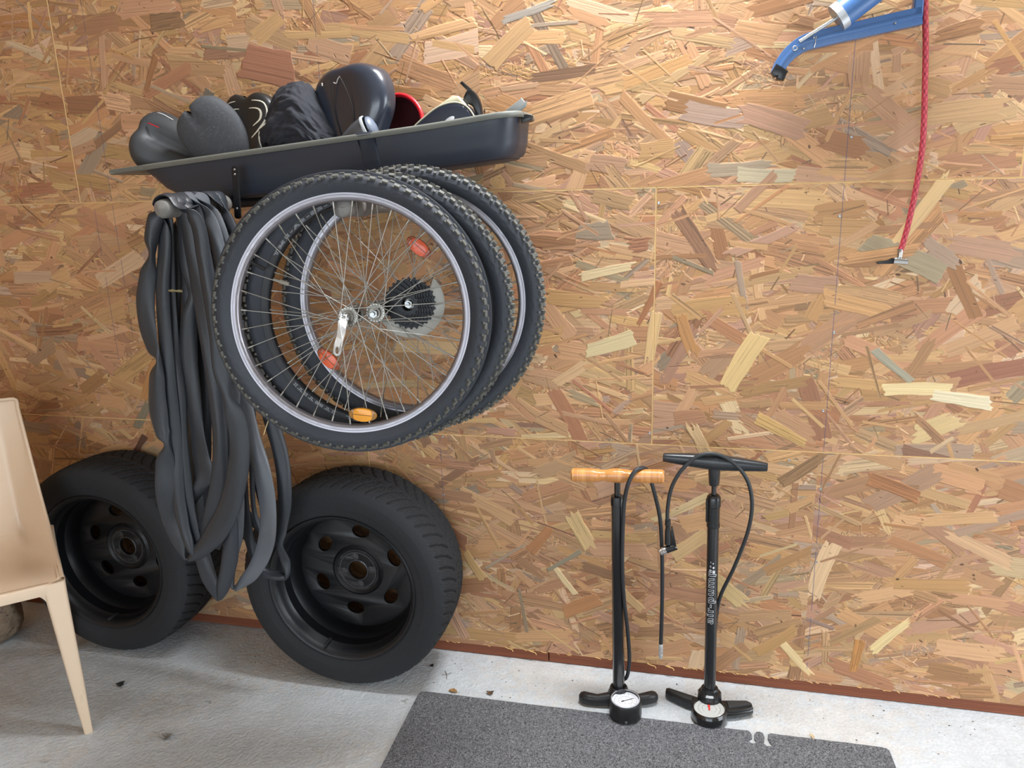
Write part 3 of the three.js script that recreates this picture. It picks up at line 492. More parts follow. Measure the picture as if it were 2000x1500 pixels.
// the tray: a long black plastic trough, sloping front end at the left, tipped up to the right
const trayMat = phys(0x2c323e, 0.6, 0, { roughnessMap: cloudy });  // blue-grey rather than black: veiling glare is mixed into the base colour
const trayRimMat = std(0xffffff, 0.5, 0, { map: dusty('#676963', '#c2beab', 2600, 16, 256) });
const TRAY = { tilt: Math.atan2(1.5491 - 1.4653, 1.3979 - 0.4113) };
const tray = thing('trough', 'long black plastic trough on the wall pegs, filled with saddles and bicycle bits', 'tray', [-1.3979, 1.4612, 0]);
tray.rotation.z = TRAY.tilt;
{
  const L = 1.0, n = 96;
  // plan outline: x from a to b, z from c to d, corner radius r
  const ring = (a, b, c, d, r, y) => { const s = roundRect(b - a, d - c, r, (a + b) / 2, (c + d) / 2), p = s.getSpacedPoints(n).slice(0, n); return p.map((q) => V(q.x, typeof y === 'function' ? y(q.x) : y, q.y)); };
  const up = (x) => 0.004 * sstep(0.75, 1.0, x), floorY = (x) => -0.104 + 0.012 * sstep(0.3, 1, x);
  const rings = [
    ring(0.16, 0.93, 0.07, 0.18, 0.03, (x) => floorY(x)), ring(0.115, 0.962, 0.052, 0.205, 0.045, (x) => floorY(x) + 0.003), ring(0.1, 0.978, 0.044, 0.217, 0.052, (x) => floorY(x) + 0.013),
    ring(0.045, 0.985, 0.037, 0.225, 0.05, -0.055), ring(0.006, 0.992, 0.031, 0.232, 0.048, -0.008), ring(0.0, 0.994, 0.03, 0.234, 0.047, up),
    ring(-0.01, 1.001, 0.023, 0.241, 0.05, (x) => up(x) - 0.008), ring(-0.014, 1.005, 0.019, 0.245, 0.05, (x) => up(x) - 0.007), ring(-0.015, 1.006, 0.018, 0.246, 0.05, (x) => up(x) + 0.002), ring(-0.011, 1.002, 0.022, 0.242, 0.05, (x) => up(x) + 0.006), ring(0.0, 0.991, 0.033, 0.231, 0.045, (x) => up(x) + 0.005),
    ring(0.003, 0.988, 0.035, 0.229, 0.045, -0.01), ring(0.05, 0.98, 0.041, 0.221, 0.048, -0.055), ring(0.12, 0.96, 0.055, 0.2, 0.044, (x) => floorY(x) + 0.008), ring(0.165, 0.925, 0.075, 0.176, 0.03, (x) => floorY(x) + 0.005),
  ];
  part('tub', loft(rings.slice(0, 6), { caps: false, flip: true }), trayMat, tray); 
  part('lining', loft(rings.slice(10), { flip: true }), trayMat, tray); part('bottom', loft(rings.slice(0, 2).map((r) => r.map((p) => p.clone().setY(p.y - 0.0005))), { flip: true }), trayMat, tray);
  part('rolled_rim', loft(rings.slice(5, 11), { caps: false, flip: true }), trayRimMat, tray, 'dusty worn rim');
  // flat lip at the shallow end, worn pale along its edge
  part('lip', slab(outline([[0.03, 0.028], [-0.03, 0.026], [-0.072, 0.03], [-0.084, 0.06], [-0.084, 0.228], [-0.074, 0.243], [0.03, 0.2455]]), 0.012, 0.003, 6).rotateX(PI / 2).translate(0, 0.0055, 0), trayRimMat, tray, 'flat pale-edged lip');
  part('lip_corner', slab(roundRect(0.06, 0.02, 0.007, -0.012, 0.012), 0.03, 0.003).translate(0, 0, 0.06), trayMat, tray);
  part('seam_band', loft([[0.615, 0], [0.62, 0.0018], [0.652, 0.0018], [0.657, 0]].map(([x, o]) => [V(x, -0.09, 0.214 + o), V(x, -0.055, 0.2255 + o), V(x, -0.006, 0.2335 + o), V(x, 0.0, 0.2445 + o), V(x, 0.0055 + o, 0.243), V(x, 0.0055, 0.233), V(x, -0.006, 0.23), V(x, -0.09, 0.21)])), trayMat, tray, 'joint band across the trough side');
  const torn = [[0.975, 0.0], [1.012, 0.018], [1.016, 0.03], [1.011, 0.028], [1.004, 0.038], [0.999, 0.034], [0.965, 0.016], [0.962, 0.0]];
  part('torn_end', slab(outline(torn), 0.012, 0.002).translate(0, 0, 0.18), std(0x8f9391, 0.5), tray, 'pale torn end piece');
  part('torn_end', slab(outline([[0.997, -0.016], [1.022, -0.012], [1.024, -0.002], [1.012, 0.002], [0.996, 0.003]]), 0.016, 0.002).translate(0, 0, 0.17), M.blackPlastic, tray);
}

// inner tubes: closed flattened loops over the first peg. Each point: x, y, z, width, 1 where it lies on the peg
const TUBES = [
  ['inner tube hanging nearest the peg end, pinched twice along its left side', [[-1.172, 1.395, 0.430, 0.036, 1], [-1.191, 1.388, 0.430, 0.036, 1], [-1.200, 1.373, 0.430, 0.036, 1], [-1.203, 1.346, 0.439, 0.032], [-1.221, 1.300, 0.439, 0.030], [-1.226, 1.263, 0.439, 0.014], [-1.246, 1.212, 0.439, 0.036], [-1.263, 1.152, 0.439, 0.042], [-1.267, 1.091, 0.439, 0.042], [-1.261, 1.041, 0.439, 0.034], [-1.249, 1.013, 0.439, 0.013], [-1.262, 0.966, 0.439, 0.040], [-1.272, 0.888, 0.439, 0.046], [-1.269, 0.829, 0.439, 0.036], [-1.261, 0.801, 0.439, 0.015], [-1.275, 0.748, 0.439, 0.042], [-1.286, 0.672, 0.439, 0.046], [-1.299, 0.593, 0.421, 0.044], [-1.288, 0.534, 0.421, 0.036], [-1.268, 0.478, 0.421, 0.008], [-1.223, 0.508, 0.421, 0.040], [-1.167, 0.567, 0.421, 0.056], [-1.123, 0.635, 0.421, 0.056], [-1.090, 0.719, 0.421, 0.052], [-1.072, 0.800, 0.421, 0.046], [-1.073, 0.871, 0.421, 0.046], [-1.089, 0.926, 0.421, 0.024], [-1.093, 0.991, 0.421, 0.042], [-1.095, 1.078, 0.421, 0.036], [-1.099, 1.162, 0.421, 0.034], [-1.104, 1.257, 0.421, 0.034], [-1.113, 1.338, 0.421, 0.034], [-1.144, 1.373, 0.430, 0.036, 1], [-1.156, 1.390, 0.430, 0.036, 1]]],
  ['inner tube behind the pinched one, hanging in a long narrow loop to the lowest point', [[-1.169, 1.395, 0.400, 0.036, 1], [-1.188, 1.388, 0.400, 0.036, 1], [-1.197, 1.374, 0.400, 0.036, 1], [-1.199, 1.327, 0.409, 0.034], [-1.214, 1.233, 0.409, 0.038], [-1.226, 1.136, 0.409, 0.036], [-1.231, 1.036, 0.409, 0.034], [-1.231, 0.933, 0.409, 0.034], [-1.241, 0.827, 0.409, 0.032], [-1.249, 0.704, 0.409, 0.036], [-1.249, 0.592, 0.409, 0.034], [-1.239, 0.499, 0.409, 0.032], [-1.226, 0.422, 0.409, 0.034], [-1.213, 0.351, 0.391, 0.010], [-1.191, 0.398, 0.391, 0.034], [-1.162, 0.475, 0.391, 0.038], [-1.144, 0.578, 0.391, 0.030], [-1.138, 0.690, 0.391, 0.032], [-1.135, 0.813, 0.391, 0.034], [-1.133, 0.932, 0.391, 0.036], [-1.134, 1.059, 0.391, 0.036], [-1.130, 1.182, 0.391, 0.036], [-1.131, 1.290, 0.391, 0.034], [-1.136, 1.360, 0.391, 0.034], [-1.141, 1.374, 0.400, 0.036, 1], [-1.152, 1.390, 0.400, 0.036, 1]]],
  ['inner tube with a lighter patched strip, folded sharply at the bottom', [[-1.167, 1.396, 0.385, 0.038, 1], [-1.186, 1.389, 0.385, 0.038, 1], [-1.195, 1.374, 0.385, 0.038, 1], [-1.167, 1.325, 0.394, 0.028], [-1.170, 1.231, 0.394, 0.030], [-1.165, 1.164, 0.394, 0.022], [-1.183, 1.109, 0.394, 0.036], [-1.200, 1.008, 0.394, 0.040], [-1.203, 0.917, 0.394, 0.040], [-1.205, 0.824, 0.394, 0.038], [-1.204, 0.756, 0.394, 0.046], [-1.197, 0.708, 0.394, 0.052], [-1.216, 0.673, 0.394, 0.034], [-1.274, 0.621, 0.376, 0.040], [-1.301, 0.573, 0.376, 0.034], [-1.327, 0.497, 0.376, 0.020], [-1.325, 0.557, 0.376, 0.030], [-1.304, 0.674, 0.376, 0.032], [-1.290, 0.787, 0.376, 0.034], [-1.272, 0.923, 0.376, 0.036], [-1.252, 1.054, 0.376, 0.036], [-1.229, 1.180, 0.376, 0.034], [-1.207, 1.289, 0.376, 0.034], [-1.139, 1.374, 0.385, 0.038, 1], [-1.151, 1.390, 0.385, 0.038, 1]]],
  ['shiny inner tube, highlight put in its colour, draped over the peg and swept right', [[-1.163, 1.396, 0.345, 0.052, 1], [-1.146, 1.391, 0.345, 0.052, 1], [-1.108, 1.322, 0.354, 0.044], [-1.094, 1.262, 0.354, 0.042], [-1.087, 1.202, 0.354, 0.040], [-1.088, 1.103, 0.354, 0.038], [-1.094, 1.001, 0.354, 0.038], [-1.093, 0.897, 0.354, 0.040], [-1.082, 0.803, 0.354, 0.042], [-1.066, 0.722, 0.354, 0.046], [-1.058, 0.639, 0.354, 0.046], [-1.063, 0.560, 0.354, 0.044], [-1.100, 0.468, 0.336, 0.042], [-1.148, 0.395, 0.336, 0.036], [-1.203, 0.354, 0.336, 0.010], [-1.202, 0.413, 0.336, 0.020], [-1.172, 0.521, 0.336, 0.034], [-1.154, 0.653, 0.336, 0.036], [-1.150, 0.794, 0.336, 0.036], [-1.152, 0.930, 0.336, 0.034], [-1.154, 1.061, 0.336, 0.034], [-1.156, 1.187, 0.336, 0.034], [-1.158, 1.298, 0.336, 0.036], [-1.191, 1.375, 0.345, 0.052, 1], [-1.181, 1.389, 0.345, 0.052, 1]]],
  ['inner tube hanging furthest right with a kinked loop in front of the car wheel', [[-1.158, 1.397, 0.300, 0.040, 1], [-1.141, 1.392, 0.300, 0.040, 1], [-1.098, 1.307, 0.309, 0.034], [-1.080, 1.209, 0.309, 0.034], [-1.070, 1.070, 0.309, 0.034], [-1.061, 0.939, 0.309, 0.036], [-1.048, 0.831, 0.309, 0.036], [-1.033, 0.749, 0.309, 0.036], [-1.030, 0.679, 0.309, 0.036], [-1.037, 0.600, 0.309, 0.036], [-1.056, 0.525, 0.309, 0.032], [-1.065, 0.480, 0.309, 0.020], [-1.065, 0.425, 0.291, 0.026], [-1.066, 0.378, 0.291, 0.012], [-1.097, 0.378, 0.291, 0.026], [-1.139, 0.389, 0.291, 0.024], [-1.162, 0.455, 0.291, 0.026], [-1.170, 0.560, 0.291, 0.028], [-1.163, 0.707, 0.291, 0.030], [-1.163, 0.849, 0.291, 0.030], [-1.162, 0.985, 0.291, 0.030], [-1.165, 1.130, 0.291, 0.032], [-1.167, 1.257, 0.291, 0.034], [-1.186, 1.375, 0.300, 0.040, 1], [-1.176, 1.390, 0.300, 0.040, 1]]],
  ['inner tube coloured pale for its highlight, lying second over the peg, its lowest fold bright', [[-1.165, 1.396, 0.368, 0.044, 1], [-1.149, 1.391, 0.368, 0.044, 1], [-1.106, 1.318, 0.377, 0.040], [-1.094, 1.253, 0.377, 0.038], [-1.087, 1.168, 0.377, 0.036], [-1.091, 1.057, 0.377, 0.036], [-1.098, 0.955, 0.377, 0.034], [-1.112, 0.863, 0.377, 0.034], [-1.119, 0.768, 0.377, 0.034], [-1.136, 0.657, 0.377, 0.032], [-1.156, 0.556, 0.377, 0.030], [-1.176, 0.467, 0.377, 0.036], [-1.209, 0.387, 0.359, 0.036], [-1.234, 0.333, 0.359, 0.012], [-1.251, 0.398, 0.359, 0.030], [-1.263, 0.468, 0.359, 0.030], [-1.264, 0.532, 0.359, 0.026], [-1.258, 0.641, 0.359, 0.030], [-1.250, 0.755, 0.359, 0.032], [-1.240, 0.866, 0.359, 0.032], [-1.228, 0.999, 0.359, 0.034], [-1.214, 1.128, 0.359, 0.034], [-1.198, 1.252, 0.359, 0.034], [-1.193, 1.374, 0.368, 0.044, 1], [-1.184, 1.389, 0.368, 0.044, 1]]],
  ['inner tube squeezed between its neighbours in the middle of the hanging bundle', [[-1.171, 1.395, 0.415, 0.034, 1], [-1.189, 1.388, 0.415, 0.034, 1], [-1.199, 1.374, 0.415, 0.034, 1], [-1.199, 1.293, 0.424, 0.032], [-1.222, 1.186, 0.424, 0.034], [-1.234, 1.076, 0.424, 0.034], [-1.241, 0.962, 0.424, 0.032], [-1.249, 0.845, 0.424, 0.034], [-1.257, 0.737, 0.424, 0.034], [-1.263, 0.626, 0.424, 0.032], [-1.255, 0.541, 0.424, 0.028], [-1.238, 0.494, 0.424, 0.012], [-1.223, 0.535, 0.406, 0.032], [-1.181, 0.624, 0.406, 0.036], [-1.151, 0.709, 0.406, 0.036], [-1.133, 0.818, 0.406, 0.034], [-1.131, 0.936, 0.406, 0.034], [-1.135, 1.062, 0.406, 0.034], [-1.141, 1.172, 0.406, 0.034], [-1.146, 1.279, 0.406, 0.034], [-1.150, 1.360, 0.406, 0.034], [-1.143, 1.374, 0.415, 0.034, 1], [-1.154, 1.390, 0.415, 0.034, 1]]],
  ['inner tube behind the patched one, its lower bend hidden among the others', [[-1.164, 1.396, 0.355, 0.036, 1], [-1.147, 1.391, 0.355, 0.036, 1], [-1.134, 1.323, 0.364, 0.034], [-1.125, 1.227, 0.364, 0.034], [-1.122, 1.117, 0.364, 0.036], [-1.121, 1.003, 0.364, 0.036], [-1.126, 0.885, 0.364, 0.034], [-1.142, 0.776, 0.364, 0.034], [-1.166, 0.664, 0.364, 0.034], [-1.194, 0.561, 0.364, 0.032], [-1.239, 0.475, 0.346, 0.024], [-1.253, 0.534, 0.346, 0.030], [-1.245, 0.651, 0.346, 0.032], [-1.223, 0.780, 0.346, 0.032], [-1.208, 0.917, 0.346, 0.034], [-1.201, 1.049, 0.346, 0.034], [-1.193, 1.176, 0.346, 0.034], [-1.185, 1.287, 0.346, 0.034], [-1.192, 1.375, 0.355, 0.036, 1], [-1.183, 1.389, 0.355, 0.036, 1]]],
  ['narrow flat inner tube near the back of the peg, ending in a sharp bend', [[-1.155, 1.397, 0.275, 0.030, 1], [-1.138, 1.392, 0.275, 0.030, 1], [-1.114, 1.269, 0.284, 0.026], [-1.111, 1.116, 0.284, 0.026], [-1.114, 0.958, 0.284, 0.026], [-1.122, 0.806, 0.284, 0.024], [-1.128, 0.706, 0.284, 0.024], [-1.120, 0.605, 0.284, 0.024], [-1.104, 0.517, 0.284, 0.022], [-1.103, 0.491, 0.284, 0.008], [-1.145, 0.508, 0.266, 0.026], [-1.185, 0.542, 0.266, 0.028], [-1.202, 0.577, 0.266, 0.026], [-1.190, 0.696, 0.266, 0.026], [-1.180, 0.841, 0.266, 0.026], [-1.171, 0.993, 0.266, 0.026], [-1.166, 1.139, 0.266, 0.026], [-1.164, 1.280, 0.266, 0.028], [-1.183, 1.376, 0.275, 0.030, 1], [-1.174, 1.391, 0.275, 0.030, 1]]],
  ['thin road-bicycle inner tube among the wider ones', [[-1.156, 1.397, 0.285, 0.018, 1], [-1.140, 1.392, 0.285, 0.018, 1], [-1.119, 1.282, 0.294, 0.014], [-1.114, 1.131, 0.294, 0.014], [-1.116, 0.960, 0.294, 0.014], [-1.123, 0.795, 0.294, 0.014], [-1.133, 0.667, 0.294, 0.014], [-1.139, 0.564, 0.294, 0.014], [-1.124, 0.493, 0.294, 0.012], [-1.157, 0.468, 0.276, 0.010], [-1.196, 0.481, 0.276, 0.012], [-1.206, 0.551, 0.276, 0.014], [-1.181, 0.642, 0.276, 0.014], [-1.156, 0.788, 0.276, 0.014], [-1.146, 0.955, 0.276, 0.014], [-1.145, 1.115, 0.276, 0.014], [-1.149, 1.256, 0.276, 0.014], [-1.184, 1.376, 0.285, 0.018, 1], [-1.175, 1.390, 0.285, 0.018, 1]]],
];
TUBES.forEach(([label, pts], n) => {
  const t = thing('inner_tube', label, 'inner tube', [0, 0, 0], 'inner tubes on the first peg'), r = rng(400 + n);
  const c = new THREE.CatmullRomCurve3(pts.map((p) => V(p[0], p[1], p[2])), true, 'centripetal'), N = pts.length, SEG = N * 9, RAD = 20;
  const val = (s, k) => { const f = s * N, i = Math.floor(f) % N, j = (i + 1) % N, w = f - Math.floor(f), e = w * w * (3 - 2 * w); return lerp(pts[i][k] ?? 0, pts[j][k] ?? 0, e); };
  const ph = r() * 9, g = grid(RAD, SEG, (u, v) => {
    const s = v % 1, p = c.getPoint(s), tan = c.getTangent(s), on = val(s, 4), w = val(s, 3) * 0.54;
    const hint = V(1 - on, 0.15 * (1 - on), -0.18 + 1.18 * on).applyAxisAngle(V(0, 1, 0), (1 - on) * 0.22 * Math.sin(s * TAU * 3 + ph));
    const wide = hint.addScaledVector(tan, -hint.dot(tan)).normalize(), thin = tan.clone().cross(wide);
    const full = 0.0072 + 0.0035 * Math.sin(s * TAU * 4 + ph * 2) + 0.0015 * Math.sin(s * TAU * 11 + ph), th = Math.min(on > 0.3 ? 0.0042 : full, w * 0.85 + 0.003);
    const a = u * TAU, ca = Math.cos(a), sa = Math.sin(a), fold = 0.22 * Math.exp(-((ca / 0.3) ** 2)) * Math.sin(s * TAU * 6 + ph);
    const q = p.clone().addScaledVector(wide, w * ca).addScaledVector(thin, th * (Math.sign(sa) * Math.abs(sa) ** 1.25 - fold));
    return [q.x, q.y, q.z, u * 0.6, v * 8];
  }, { closeU: true, flip: true });
  part('rubber_tube', g, n === 3 || n === 5 ? M.tubeLit : M.tube, t);
  if (n === 0) part('valve', merge([cyl(0.0024, 0.0024, V(0, 0, 0), V(0.03, -0.001, 0), 10), cyl(0.0034, 0.0034, V(0.006, 0, 0), V(0.012, 0, 0), 8), cyl(0.0032, 0.0026, V(0.024, -0.0006, 0), V(0.034, -0.0012, 0), 8)]), std(0x8f8767, 0.45, 0.6), t, 'dull brass valve stem').position.set(-1.185, 1.181, 0.452);
});

// ---------------------------------------------------------------- things in the trough
function rebase(t) {                                              // moves a group's origin to the base of what it holds
  t.updateMatrixWorld(true); const b = new THREE.Box3().setFromObject(t), c = V((b.min.x + b.max.x) / 2, b.min.y, (b.min.z + b.max.z) / 2);
  const inv = t.matrixWorld.clone().invert(); const local = c.clone().applyMatrix4(inv); for (const k of t.children) k.position.sub(local); t.position.copy(c); return t;
}
// saddle: local x = rear to nose, y = up through the padding, z = across
function saddleGeo({ L = 0.26, w = [0.08, 0.085, 0.06, 0.03, 0.02, 0.016], dome = 0.03, skirt = 0.03, notch = 0.018, groove = 0.01, gw = 0.01, kick = 0.012, gEnd = 0.75 }) {
  const wid = (t) => { const f = clamp(t, 0, 1) * (w.length - 1), i = Math.min(w.length - 2, Math.floor(f)), k = f - i, p = (j) => w[clamp(j, 0, w.length - 1)]; const a = p(i - 1), b = p(i), c = p(i + 1), d = p(i + 2); return b + 0.5 * k * (c - a + k * (2 * a - 5 * b + 4 * c - d + k * (3 * (b - c) + d - a))); };
  const end = (t) => Math.sqrt(Math.max(0, 1 - ((0.13 - Math.min(t, 0.13)) / 0.13) ** 2.2)) * Math.sqrt(Math.max(0, 1 - ((Math.max(t, 0.93) - 0.93) / 0.07) ** 2.2));
  return grid(64, 72, (u, v) => {
    const t = v, a = u * TAU, ca = Math.cos(a), sa = Math.sin(a), e = Math.max(end(t), 0.0), W = Math.max(0.0005, wid(t)) * (0.25 + 0.75 * e) ;
    const z = W * Math.sign(ca) * Math.abs(ca) ** 0.72, up = sa > 0;
    let y = up ? dome * (0.55 + 0.45 * e) * Math.abs(sa) ** 0.75 * (0.75 + 0.25 * (1 - t)) : -skirt * e * Math.abs(sa) ** 0.5 * (up ? 1 : 1);
    if (!up) y *= 0.4 + 0.6 * Math.abs(ca) ** 0.5;
    y += kick * (1 - sstep(0, 0.5, t)) - 0.004 * sstep(0.8, 1, t);
    const g = Math.exp(-((z / gw) ** 2));
    if (up) y -= groove * g * (1 - sstep(gEnd - 0.2, gEnd, t)) * sstep(0.0, 0.22, t);
    const x = L * (t - 0.0) + notch * g * (1 - sstep(0, 0.28, t)) - 0.004 * (1 - sstep(0, 0.2, t)) * Math.min(1, Math.abs(z) / 0.05);
    return [x, y, z, u, v];
  }, { closeU: true, flip: true });
}
function railGeo(L = 0.26, y = -0.034) { return merge([-1, 1].map((s) => hose([[0.03, -0.012, s * 0.03], [0.06, y, s * 0.022], [0.15, y - 0.003, s * 0.02], [L - 0.05, -0.018, s * 0.006], [L - 0.03, -0.008, s * 0.004]], 0.0036, 24, 8))); }
function saddle(label, at, nose, up, opt, mat, more) {
  const t = thing('saddle', label, 'bicycle saddle', at, undefined); aim(t, nose, up);
  const s = part('cover', saddleGeo(opt), mat, t); part('rails', railGeo(opt.L), M.darkSteel, t);
  more?.(t, s); return t;
}
const leather = (c, rough, grain, n, seed) => phys(0xffffff, rough, 0, { map: dusty(c, grain, n, seed), bumpMap: fine, bumpScale: 0.0002 });
saddle('smooth black saddle lying at the left end of the trough, red flash in its channel', V(-1.452, 1.545, 0.125), V(0.9, -0.4, -0.1), V(0.16, 0.5, 0.85),
  { L: 0.27, w: [0.07, 0.084, 0.072, 0.05, 0.034, 0.026], dome: 0.05, notch: 0.006, groove: 0.022, gw: 0.018, gEnd: 1.2 }, leather('#3a3c3f', 0.5, '#66676a', 500, 51), (t) => {
    part('red_flash', slab(outline([[0.0, 0.0], [0.03, 0.0015], [0.034, 0.0035], [0.004, 0.004]]), 0.002, 0.0005), std(0xc2242c, 0.4), t, 'red flash').position.set(0.03, 0.0585, -0.022);
    part('edge_piping', hose([[0.012, 0.04, -0.058], [0.04, 0.047, -0.064], [0.075, 0.044, -0.062]], 0.0016, 14, 6), std(0xc8c9c6, 0.4), t, 'pale edge piping');
  });
saddle('dusty grey saddle with a notched rear, leaning on the smooth black one', V(-1.268, 1.605, 0.165), V(0.62, -0.77, -0.16), V(-0.05, 0.18, 1),
  { L: 0.24, w: [0.062, 0.078, 0.082, 0.072, 0.05, 0.026], dome: 0.03, notch: 0.02, groove: 0.006, gw: 0.005, gEnd: 0.3, kick: 0.002 }, std(0xffffff, 0.8, 0, { map: dusty('#46484c', '#cfcdc6', 5600, 52), bumpMap: fine, bumpScale: 0.0005 }));
const swirlTex = (() => {                                          // the print on the saddle: cream tendrils, four letters
  const [c, k] = canvas(1024, 1024); k.fillStyle = '#232323'; k.fillRect(0, 0, 1024, 1024); k.strokeStyle = '#e9e4d2'; k.fillStyle = '#e9e4d2'; k.lineCap = 'round';
  const curl = (p, w) => { for (let i = 0; i < p.length - 1; i++) { k.lineWidth = w * (0.45 + 0.75 * Math.sin(PI * (i + 0.5) / p.length)); k.beginPath(); k.moveTo(...p[i]); k.lineTo(...p[i + 1]); k.stroke(); } };
  const cm = (pts) => new THREE.CatmullRomCurve3(pts.map(([x, y]) => V(x, y, 0)), false, 'centripetal').getPoints(50).map((p) => [p.x, p.y]);
  for (const m of [0, 1]) { const X = (x) => (m ? 512 - x : x);   // the top of the padding is u = 0 to 0.5
    k.lineJoin = 'round'; curl(cm([[210, 90], [120, 130], [110, 260], [170, 390], [225, 470]].map(([x, y]) => [X(x), y])), 15); curl(cm([[235, 160], [170, 190], [165, 280], [215, 350]].map(([x, y]) => [X(x), y])), 15);
    curl(cm([[60, 520], [40, 400], [95, 330], [150, 380], [150, 500], [70, 620]].map(([x, y]) => [X(x), y])), 16); curl(cm([[35, 200], [60, 300], [40, 420]].map(([x, y]) => [X(x), y])), 10); curl(cm([[95, 640], [70, 720], [110, 800]].map(([x, y]) => [X(x), y])), 22);
  }
  k.save(); k.translate(300, 760); k.rotate(-PI / 2); k.font = 'bold italic 56px sans-serif'; k.scale(1.1, 1.2); k.fillText('NGEL', -60, 0); k.restore();
  k.save(); k.translate(262, 250); k.rotate(-0.6); k.font = '34px serif'; k.fillText('\u2723', 0, 0); k.restore();
  const t = canvasTex(c, true, true); t.flipY = false; return t;
})();
saddle('black saddle printed with cream swirls, standing nose down in the trough', V(-1.122, 1.637, 0.12), V(-0.02, -1, 0.08), V(-0.2, 0.05, 1),
  { L: 0.24, w: [0.066, 0.08, 0.068, 0.047, 0.032, 0.024], dome: 0.026, notch: 0.012, groove: 0.004, gw: 0.02, kick: 0.0 }, phys(0xffffff, 0.42, 0, { map: swirlTex }));
const vinyl = phys(0x272e3b, 0.3, 0, { clearcoat: 0.75, clearcoatRoughness: 0.16, bumpMap: cloudy, bumpScale: 0.0006 });  // black vinyl raised to blue-grey, standing in for glare over the saddle
saddle('broad shiny black saddle standing upright, tallest thing in the trough', V(-0.838, 1.678, 0.128), V(0.1, -1, 0.1), V(-0.3, 0.2, 1),
  { L: 0.27, w: [0.088, 0.11, 0.108, 0.075, 0.042, 0.028], dome: 0.05, skirt: 0.04, notch: 0.0, groove: 0.006, gw: 0.026, gEnd: 1.3, kick: 0.0 }, vinyl, (t) => {
    for (const s of [-1, 1]) part('welt_seam', hose([[0.03, 0.0585, s * 0.012], [0.06, 0.053, s * 0.022], [0.1, 0.0465, s * 0.028], [0.15, 0.042, s * 0.022], [0.2, 0.0395, s * 0.014], [0.245, 0.03, s * 0.01]], 0.0012, 40, 6), M.blackMatt, t);
    part('label_tab', box(0.0075, 0.0012, 0.0034, 0.035, 0.0572, 0.045, 0.0005), std(0xe9e9e4, 0.5), t, 'small white tab').rotation.x = 0.05;
    part('torn_patch', hose([[0.03, 0.0605, -0.014], [0.036, 0.0602, -0.006], [0.043, 0.0592, 0.0], [0.04, 0.0592, 0.008]], 0.0013, 16, 5), std(0xb9b9b4, 0.6), t, 'pale torn thread');
  });
{ // crumpled cover
  const t = thing('saddle_cover', 'crumpled black cloth saddle cover bunched against the swirl-printed saddle', 'cloth cover', [-0.975, 1.47, 0.14]);
  const mat = std(0xffffff, 0.88, 0, { map: dusty('#292a31', '#8f8d92', 1300, 54), bumpMap: fine, bumpScale: 0.0006 });
  const g = grid(150, 96, (u, v) => {
    const a = u * TAU, b = (v - 0.5) * PI, cb = Math.cos(b), x0 = Math.cos(a) * cb, y0 = Math.sin(b), z0 = Math.sin(a) * cb;
    const k = fbm3(x0 * 2 + 11, y0 * 2 + 7, z0 * 2 + 3, 3), ridge = (f, s) => 1 - Math.abs(2 * fbm3(x0 * f + s, y0 * f * 1.5 + s * 2, z0 * f + 5, 3) - 1) * 2.2;
    const d = 1 + 0.24 * (k - 0.5) + 0.13 * ridge(2.2, 4) + 0.06 * ridge(4.5, 9);
    let x = x0 * 0.098 * d, y = y0 * 0.085 * d, z = z0 * 0.075 * d;
    const droop = sstep(0.02, 0.1, x); y -= 0.072 * droop; x *= 1 + 0.12 * droop; y *= 1 - 0.25 * droop; if (x < -0.03) y -= 0.035 * sstep(-0.03, -0.1, x);
    y += 0.01 * Math.exp(-(((x - 0.01) / 0.03) ** 2));
    return [x, y + 0.085, z, u * 2, v * 2];
  }, { closeU: true, flip: true });
  part('cloth', g, mat, t);
  part('band', loft([0, 1].map((k) => Array.from({ length: 40 }, (_, i) => { const a = TAU * i / 40; return V(Math.cos(a) * 0.103, -0.005 + 0.032 * k + 0.01 * Math.cos(a), Math.sin(a) * 0.078); })), { flip: true }), std(0x202127, 0.8), t);
  part('strap', hose([[0.098, 0.012, 0.03], [0.108, 0.03, 0.03], [0.112, 0.0, 0.034]], 0.004, 12, 8), M.blackMatt, t);
}
{ // red-rimmed dish
  const t = thing('red_rimmed_disc', 'round dark plastic disc with a red rim behind the shiny saddle', 'plastic disc', [-0.742, 1.547, 0.075]);
  part('dish', latheZ([[0.0001, -0.004], [0.05, -0.004], [0.064, 0.0], [0.07, 0.006]], 64), phys(0x3a1418, 0.35, 0, { clearcoat: 0.4 }), t);
  part('rim', new THREE.TorusGeometry(0.0715, 0.0055, 14, 72).translate(0, 0, 0.006), phys(0xd3202c, 0.35, 0, { clearcoat: 0.4 }), t, 'red rim');
  part('back', latheZ([[0.07, 0.004], [0.062, -0.006], [0.0001, -0.009]], 64), M.blackPlastic, t);
  t.rotation.set(-0.1, -0.18, 0);
}
